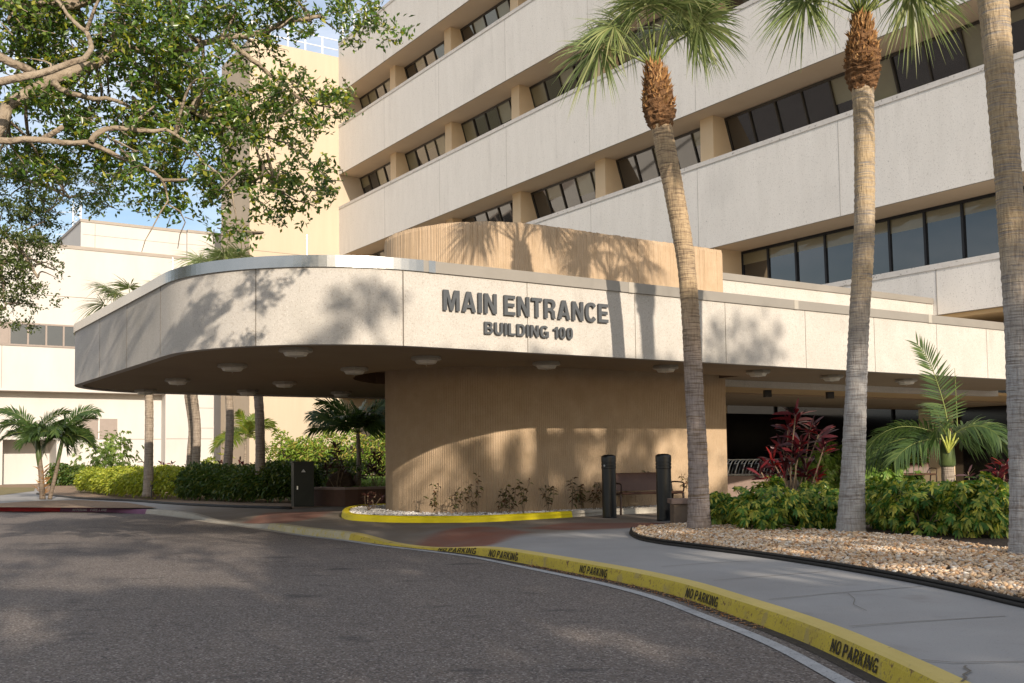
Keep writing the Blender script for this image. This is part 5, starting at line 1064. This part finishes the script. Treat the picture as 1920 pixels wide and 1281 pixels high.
# second, finer leaved oak farther left
D2 = 17.0; lim2 = [([np.array([-12.5, 17, 3.4]), A(-120, 380, D2), A(-20, 420, D2), A(40, 470, D2), A(70, 520, D2)], .12, .02), ([np.array([-12.5, 17, 3.4]), A(-160, 300, D2), A(-40, 320, D2), A(60, 340, D2), A(130, 370, D2)], .12, .02), ([A(-20, 420, D2), A(0, 500, D2), A(10, 580, D2)], .05, .01)]
b2 = [(A(px, py, D2), np.array([r*D2/F_, 1.2, r*D2/F_]), w) for px, py, r, w in [(-40, 330, 90, 1), (40, 330, 80, 1), (110, 335, 70, .8), (180, 350, 50, .35), (20, 400, 60, .8), (60, 400, 40, .35), (20, 470, 50, .75), (65, 460, 35, .35), (90, 455, 18, .10), (25, 530, 40, .45), (50, 550, 26, .18), (10, 590, 25, .2), (75, 500, 22, .12), (-60, 480, 80, .9), (-30, 570, 60, .4), (150, 380, 40, .15)]]
oak('oak_tree', 'darker fine leaved oak drooping at the left edge before the white annex', lim2, b2, 230, .07, .032, 'oakleaf2', [(-12.6, 17.1, -.05), (-12.6, 17.1, 1.8), (-12.5, 17, 3.4)], 23, .12, 9, .5)
# unseen oaks behind the viewer; crowns shaped for their dappled shade on drive and wall
def shade_want(hit, kind, px, py):
    if kind == 'fascia':
        for cx, cy, rx, ry, w_ in ((1395, 640, 75, 55, .55), (1450, 600, 40, 60, .4), (690, 560, 70, 40, .4), (620, 620, 60, 30, .35)):
            if ((px-cx)/rx)**2+((py-cy)/ry)**2 < 1: return w_
        return 0.0
    if kind == 'high': return 0.0
    if kind == 'wall':
        for cx, cy, rx, ry, w_ in ((942, 840, 13, 60, 0), (989, 845, 16, 60, 0), (850, 880, 55, 75, .12), (1300, 850, 70, 90, .05), (1120, 870, 45, 50, .35), (1040, 905, 25, 20, .2), (1180, 850, 30, 30, .4)):
            if ((px-cx)/rx)**2+((py-cy)/ry)**2 < 1: return w_
        return 1.0
    lit = ((110, 990, 150, 18, 0), (60, 1005, 90, 14, 0), (210, 1000, 90, 9, .1), (45, 1172, 75, 38, 0), (288, 1078, 62, 28, 0), (168, 1060, 60, 18, 0), (455, 1040, 60, 18, .05), (480, 1065, 45, 8, .1), (90, 1100, 95, 15, .1), (60, 1060, 60, 9, .3), (655, 1270, 55, 22, .1), (330, 1035, 40, 9, .2), (730, 1070, 55, 9, .25), (1110, 1195, 120, 18, .0), (1230, 1228, 100, 16, .0), (1560, 1098, 240, 16, .0), (1350, 1060, 140, 12, .0), (1800, 1132, 170, 18, .0), (1700, 1052, 190, 14, .1), (1500, 1030, 120, 8, .15), (1130, 1018, 160, 6, .1), (-80, 1050, 120, 40, .1))
    for cx, cy, rx, ry, w_ in lit:
        if ((px-cx)/rx)**2+((py-cy)/ry)**2 < 1: return w_
    if py < 985: return .0 if px < 330 else (.25 if px < 640 else .4)
    for cx, cy, rx, ry, w_ in ((420, 992, 260, 9, .9), (130, 1034, 140, 7, .7), (560, 1055, 110, 30, .9), (250, 1024, 60, 5, .6), (60, 978, 300, 4, .8)):
        if ((px-cx)/rx)**2+((py-cy)/ry)**2 < 1: return w_
    if px < 500 and py < 1105: return .10
    return 1.0
def lands(P):
    """where the sunray through P comes down"""
    uf = (43.42-(P-O)@E1)/(-(S@E1)) if abs(S@E1) > 1e-6 else 1e9
    Pf = P-S*uf; w = (Pf-O)@E2
    if Pf[2] > 4.45 and w < 2: return Pf, 'high'
    if 3.0 < Pf[2] <= 4.45 and w > -20.5: return Pf, 'fascia'
    uw_ = (40.25-(P-O)@E1)/(-(S@E1)); Pw = P-S*uw_; w = (Pw-O)@E2
    if -15.5 < w < -8.4 and Pw[2] > .2: return Pw, 'wall'
    t = P[2]/S[2]; return P-S*t, 'ground'
TR = [(1.2, -7.2, 3.4), (6.8, -10.0, 4.4), (13.6, -6.6, 5.4), (9.0, -15.5, 4.6), (15.5, -16.0, 4.8), (9.2, -4.6, 4.6)]  # last oak added to shade the left of the curved wall
TALL = np.array([8.2, 8.2, 9.2, 8.2, 8.2, 9.6])
LB = ['slender oak behind the viewer, nearest the camera', 'broad oak behind the viewer on the far side of the drive', 'tall oak behind the viewer and to the right', 'oak in the second row behind the viewer', 'farthest oak behind the viewer, to the right', 'tall oak added just behind the viewer to shade the curved wall']
rs = np.random.default_rng(5); groups = [[] for _ in TR]; kept = 0
for _ in range(70000):
    x, y, z = rs.uniform(-2.5, 20), rs.uniform(-20.5, -1.6), rs.uniform(4.5, 13.2)
    ds = [((x-a)/r)**2+((y-b_)/r)**2+((z-q_)/(3.9 if q_ < 9 else 4.4))**2 for (a, b_, r), q_ in zip(TR, TALL)]; i = int(np.argmin(ds))
    if ds[i] > 1.35: continue
    P = np.array([x, y, z]); H, kd = lands(P)
    if H[1] < 1.5: 
        if rs.random() > .15: continue
    else:
        px, py = pr(H)
        if rs.random() > shade_want(H, kd, px, py)*(.42 if kd == 'ground' else 1.0): continue
    groups[i].append(P); kept += 1
print('shade clusters', kept)
for (x, y, r), pts, lab, sd in zip(TR, groups, LB, range(40, 47)):
    if not pts: continue
    C = np.array(pts); bl = [(c, (.01, .01, .01), 1) for c in C]
    lim = [([np.array([x, y, 4.0]), np.array([(x+c[0])/2, (y+c[1])/2, (4.2+c[2])/2+.2]), c], .10, .03) for c in C[rs.choice(len(C), 10)]]
    random.seed(sd); root = empty('oak_tree', (x, y, 0), lab, 'tree')
    b = MB(); b.tube(resample(catmull([np.array([x, y, -.05]), np.array([x+.12, y, 2]), np.array([x, y, 4.2])], 6), .3), .24, 12, jit=.05); b.build('trunk', M['oakbark'], root, True)
    (v, f), ax = cluster_leaves(C, np.full(len(C), .22), 9, .17, .09); mesh('crown', v, f, M['oakleaf2'], root)
    b = MB()
    for pts_, r0, r1 in lim: Q = catmull([np.array(p, float) for p in pts_], 6); b.tube(Q, list(np.linspace(r0, r1, len(Q))), 7)
    b.build('limbs', M['oakbark'], root, True)
# ================================================================== STREET FURNITURE
def bollard(px, py, label, spot=False):
    p = G(px, py, .14); root = empty('bollard', (p[0], p[1], .14), label, 'bollard', 'black bollards before the curved wall')
    L = [(.14, 0), (.142, .012), (.136, .02), (.136, .92), (.144, .93), (.144, .965), (.137, .97), (.137, .985), (.144, .99), (.144, 1.02), (.137, 1.025), (.137, 1.04), (.144, 1.045), (.144, 1.14), (.138, 1.16), (.09, 1.185), (.0, 1.19)]
    L = [(r, z*1.02) for r, z in L]
    b = MB(); n = 32; v = [np.array([p[0]+r*math.cos(2*math.pi*j/n), p[1]+r*math.sin(2*math.pi*j/n), .14+z]) for r, z in L for j in range(n)]
    b.add(v, [(i*n+j, i*n+(j+1) % n, (i+1)*n+(j+1) % n, (i+1)*n+j) for i in range(len(L)-1) for j in range(n)]); b.build('post', M['black'], root)
    if spot:
        b = MB(); q = np.array([p[0]-.09, p[1]-.108, .14+1.0]); b.tube([q, q+np.array([-.005, -.006, 0])], .018, 10); b.build('sticker', M['sticker'], root)
bollard(1143, 971, 'black ribbed bollard on the left, with a small white sticker', True); bollard(1246, 977, 'black ribbed bollard on the right, in front of the bench')
g = G(729, 944, .14); b = MB(); b.tube([(g[0], g[1], .14), (g[0], g[1], 1.35)], .05, 10); b.tube([(g[0], g[1], 1.35), (g[0], g[1], 1.38)], .056, 10); tag(b.build('slim_post', M['black']), 'slim black post close to the left end of the curved wall', 'post')
# benches
def bench(label, P, ang, Lb=1.5, mats=('brown', 'darkbrown'), group='brown steel benches'):
    root = empty('park_bench', P, label, 'bench', group); c, s = math.cos(ang), math.sin(ang); X = np.array([c, s, 0]); Y = np.array([-s, c, 0]); P = np.array(P, float)
    Q = lambda x, y, z: P+X*x+Y*y+EZ*z
    def sweep(prof, x0, x1, th, name, m):
        b = MB(); prof = resample(catmull([np.array([0, y, z]) for y, z in prof], 6), .03)[:, 1:]; n = len(prof); t = norm(np.gradient(prof, axis=0)); nn_ = np.stack([-t[:, 1], t[:, 0]], 1)
        v = [Q(x, *(prof[i]+nn_[i]*o)) for x in (x0, x1) for o in (0, th) for i in range(n)]
        f = [(i, i+1, 2*n+i+1, 2*n+i) for i in range(n-1)]+[(n+i, 3*n+i, 3*n+i+1, n+i+1) for i in range(n-1)]+[(i, n+i, n+i+1, i+1) for i in range(n-1)]+[(2*n+i, 2*n+i+1, 3*n+i+1, 3*n+i) for i in range(n-1)]+[(0, 2*n, 3*n, n), (n-1, 2*n-1, 4*n-1, 3*n-1)]
        b.add(v, f); return b.build(name, M[m], root)
    sweep([(.0, .40), (.03, .425), (.12, .43), (.25, .42), (.40, .405), (.45, .41)], .03, Lb-.03, .022, 'seat', mats[0])
    sweep([(.46, .46), (.475, .55), (.50, .66), (.545, .78), (.57, .82)], .03, Lb-.03, .022, 'backrest', mats[0])
    for x in (0.0, Lb):
        b = MB()
        b.tube(catmull([Q(x, .04, 0), Q(x, .03, .2), Q(x, .03, .36), Q(x, .08, .415), Q(x, .3, .40), Q(x, .43, .41), Q(x, .47, .5), Q(x, .50, .65), Q(x, .58, .83)], 5), .024, 8)
        b.tube(catmull([Q(x, .42, .40), Q(x, .45, .25), Q(x, .52, 0)], 5), .024, 8); b.build('leg', M[mats[1]], root, True)
        b = MB(); b.tube(catmull([Q(x, .50, .62), Q(x, .35, .635), Q(x, .15, .63), Q(x, .04, .62), Q(x, .0, .58), Q(x, .01, .48), Q(x, .05, .42)], 6), .016, 8); b.build('armrest', M[mats[1]], root, True)
bp0 = G(1166, 966, .14); bench('brown bench behind the two bollards, backed by the curved wall', (bp0[0], bp0[1]-.0, .14), math.atan2(.55, .84)*.75, 1.5)
for (px, py, lab) in ((1684, 913, 'sunlit brown bench in the courtyard left of the beige column'), (1562, 914, 'brown bench in the courtyard half hidden by the middle palm trunk')):
    g = G(px, py, .14); bench(lab, (g[0], g[1], .14), .12, 1.45)
# seat wall between bollards and hedge
b = MB(); g0 = G(1264, 985, .14); b.xbox(g0[0], 5.9, g0[1], g0[1]+.42, .12, .50); b.xbox(g0[0]-.04, 5.94, g0[1]-.04, g0[1]+.46, .50, .575, 1); tag(b.build('seat_wall', [M['stone'], M['stonecap']]), 'low brown seat wall with a cap, running behind the curving palm', 'wall')
b = MB(); g1 = G(1300, 935, .14); b.xbox(g1[0], g1[0]+2.3, g1[1]+1, g1[1]+1.4, .12, .72); tag(b.build('planter_wall', M['stonecap']), 'brown planter wall beside the right end of the curved wall', 'wall')
# low brown wall on the left
lw3 = [np.array([p[0], p[1], 0]) for p in lw]+[np.array([lw[-1][0]+4, lw[-1][1]+3.0, 0])]
LQ = resample(catmull(lw3, 5), .3); t = norm(np.gradient(LQ[:, :2], axis=0)); nn_ = np.stack([-t[:, 1], t[:, 0]], 1)
def wallstrip(name, mat, o0, o1, z0, z1, parent=None):
    v = []
    for p, q in zip(LQ, nn_):
        for o, z in ((o0, z0), (o0, z1), (o1, z1), (o1, z0)): v.append((p[0]+q[0]*o, p[1]+q[1]*o, z))
    k = len(LQ); return mesh(name, v, [(i*4+j, i*4+(j+1) % 4, i*4+4+(j+1) % 4, i*4+4+j) for i in range(k-1) for j in range(4)]+[(0, 3, 2, 1), tuple(4*(k-1)+j for j in range(4))], mat, parent)
rw = empty('retaining_wall', LQ[len(LQ)//3], 'low dark brown wall holding the raised lawn, right of the cabinet', 'wall')
wallstrip('wall_face', pm('dark brown render', (.085, .045, .03), (.11, .06, .04), 3, .8), -.05, .22, .1, .56, rw); wallstrip('wall_cap', M['stonecap'], -.08, .27, .56, .62, rw)
# utility cabinet
g = G(551, 951, .14); cb = empty('utility_cabinet', (g[0], g[1], .14), 'dark green steel utility cabinet under the canopy edge, with a pale warning sticker', 'cabinet')
b = MB(); x0, y0 = g[0], g[1]; X = np.array([1, .12, 0]); Y = np.array([-.34, .94, 0])
Hc = 1.12; vs = []
for z in (.14, .14+Hc):
    for a, c_ in ((0, 0), (.50, 0), (.50, .48), (0, .48)): vs.append(np.array([x0, y0, z])+X*a+Y*c_+(EZ*0 if z < 1 else EZ*(.03 if c_ else 0)))
b.add(vs, [(3, 2, 1, 0), (4, 5, 6, 7), (0, 1, 5, 4), (1, 2, 6, 5), (2, 3, 7, 6), (3, 0, 4, 7)]); b.build('body', M['green_cab'], cb)
b = MB(); b.box(np.array([x0, y0, .14+Hc+.002])-X*.03-Y*.03, X*.56, Y*.54, EZ*.03+Y*.0); b.build('lid', M['green_cab'], cb)
b = MB(); b.box(np.array([x0, y0, .22])+X*.03-Y*.012, X*.44, Y*.01, EZ*.96); b.build('door', M['green_cab'], cb)
b = MB(); q = np.array([x0, y0, 1.02])+X*.18-Y*.016; b.add([q, q+X*.11, q+X*.055+EZ*.08], [(0, 1, 2)]); b.build('warning_sticker', M['sticker'], cb)
b = MB(); b.box(np.array([x0, y0, .58])+X*.07-Y*.03, X*.03, Y*.015, EZ*.09); b.build('handle', M['chrome'], cb)
g = G(284, 934, .27); b = MB(); b.tube([(g[0], g[1], .27), (g[0], g[1], .62)], .018, 6); b.tube([(g[0], g[1], .6), (g[0], g[1], .66)], .045, 8); tag(b.build('path_light', M['black']), 'small black garden light on a stake before the pale palm trunk', 'lamp')
# nested transport chairs
def chair():
    t = empty('transport_wheelchair', (0, 0, .14), 'steel transport wheelchair nested in the row behind the red cordyline', 'wheelchair', 'nested wheelchairs by the entrance')
    b = MB()
    for y in (-.28, .28):
        b.tube(catmull([(-.30, y, .22), (-.25, y, .62), (-.12, y, 1.02), (.0, y, 1.15), (.30, y, 1.16)], 5), .019, 7)
        b.tube(catmull([(-.25, y, .62), (.3, y, .66), (.42, y, .60), (.46, y, .25)], 5), .016, 6)
    b.tube([(.30, -.28, 1.16), (.30, .28, 1.16)], .019, 7); b.tube([(-.12, -.28, 1.02), (-.12, .28, 1.02)], .014, 6); b.build('frame', M['chrome'], t, True)
    b = MB(); b.box((-.2, -.24, .60), (.42, 0, 0), (0, .48, 0), (0, 0, .03)); b.build('seat', M['black'], t)
    b = MB(); b.box((-.17, -.24, .70), (.03, 0, 0), (0, .48, 0), (-.02, 0, .3)); b.build('backrest', M['black'], t)
    for x, y, r in ((-.3, -.3, .22), (-.3, .3, .22), (.44, -.27, .1), (.44, .27, .1)):
        b = MB(); b.tube([(x, y-.015, r+.14-.14), (x, y+.015, r)], r, 16); w_ = b.build('wheel', M['grey'], t)
    return t
ch = chair(); ch0 = G(1362, 918, .14); cdir = np.array([1, .05, 0])*.245
for i in range(14):
    q = ch0+cdir*i; q[2] = .14
    if i == 0: ch.location = q
    else: dup(ch, q)
for r_ in [ch]+[o for o in COL.objects if o.name.startswith('transport_wheelchair') and o != ch]: r_.location.z = .14
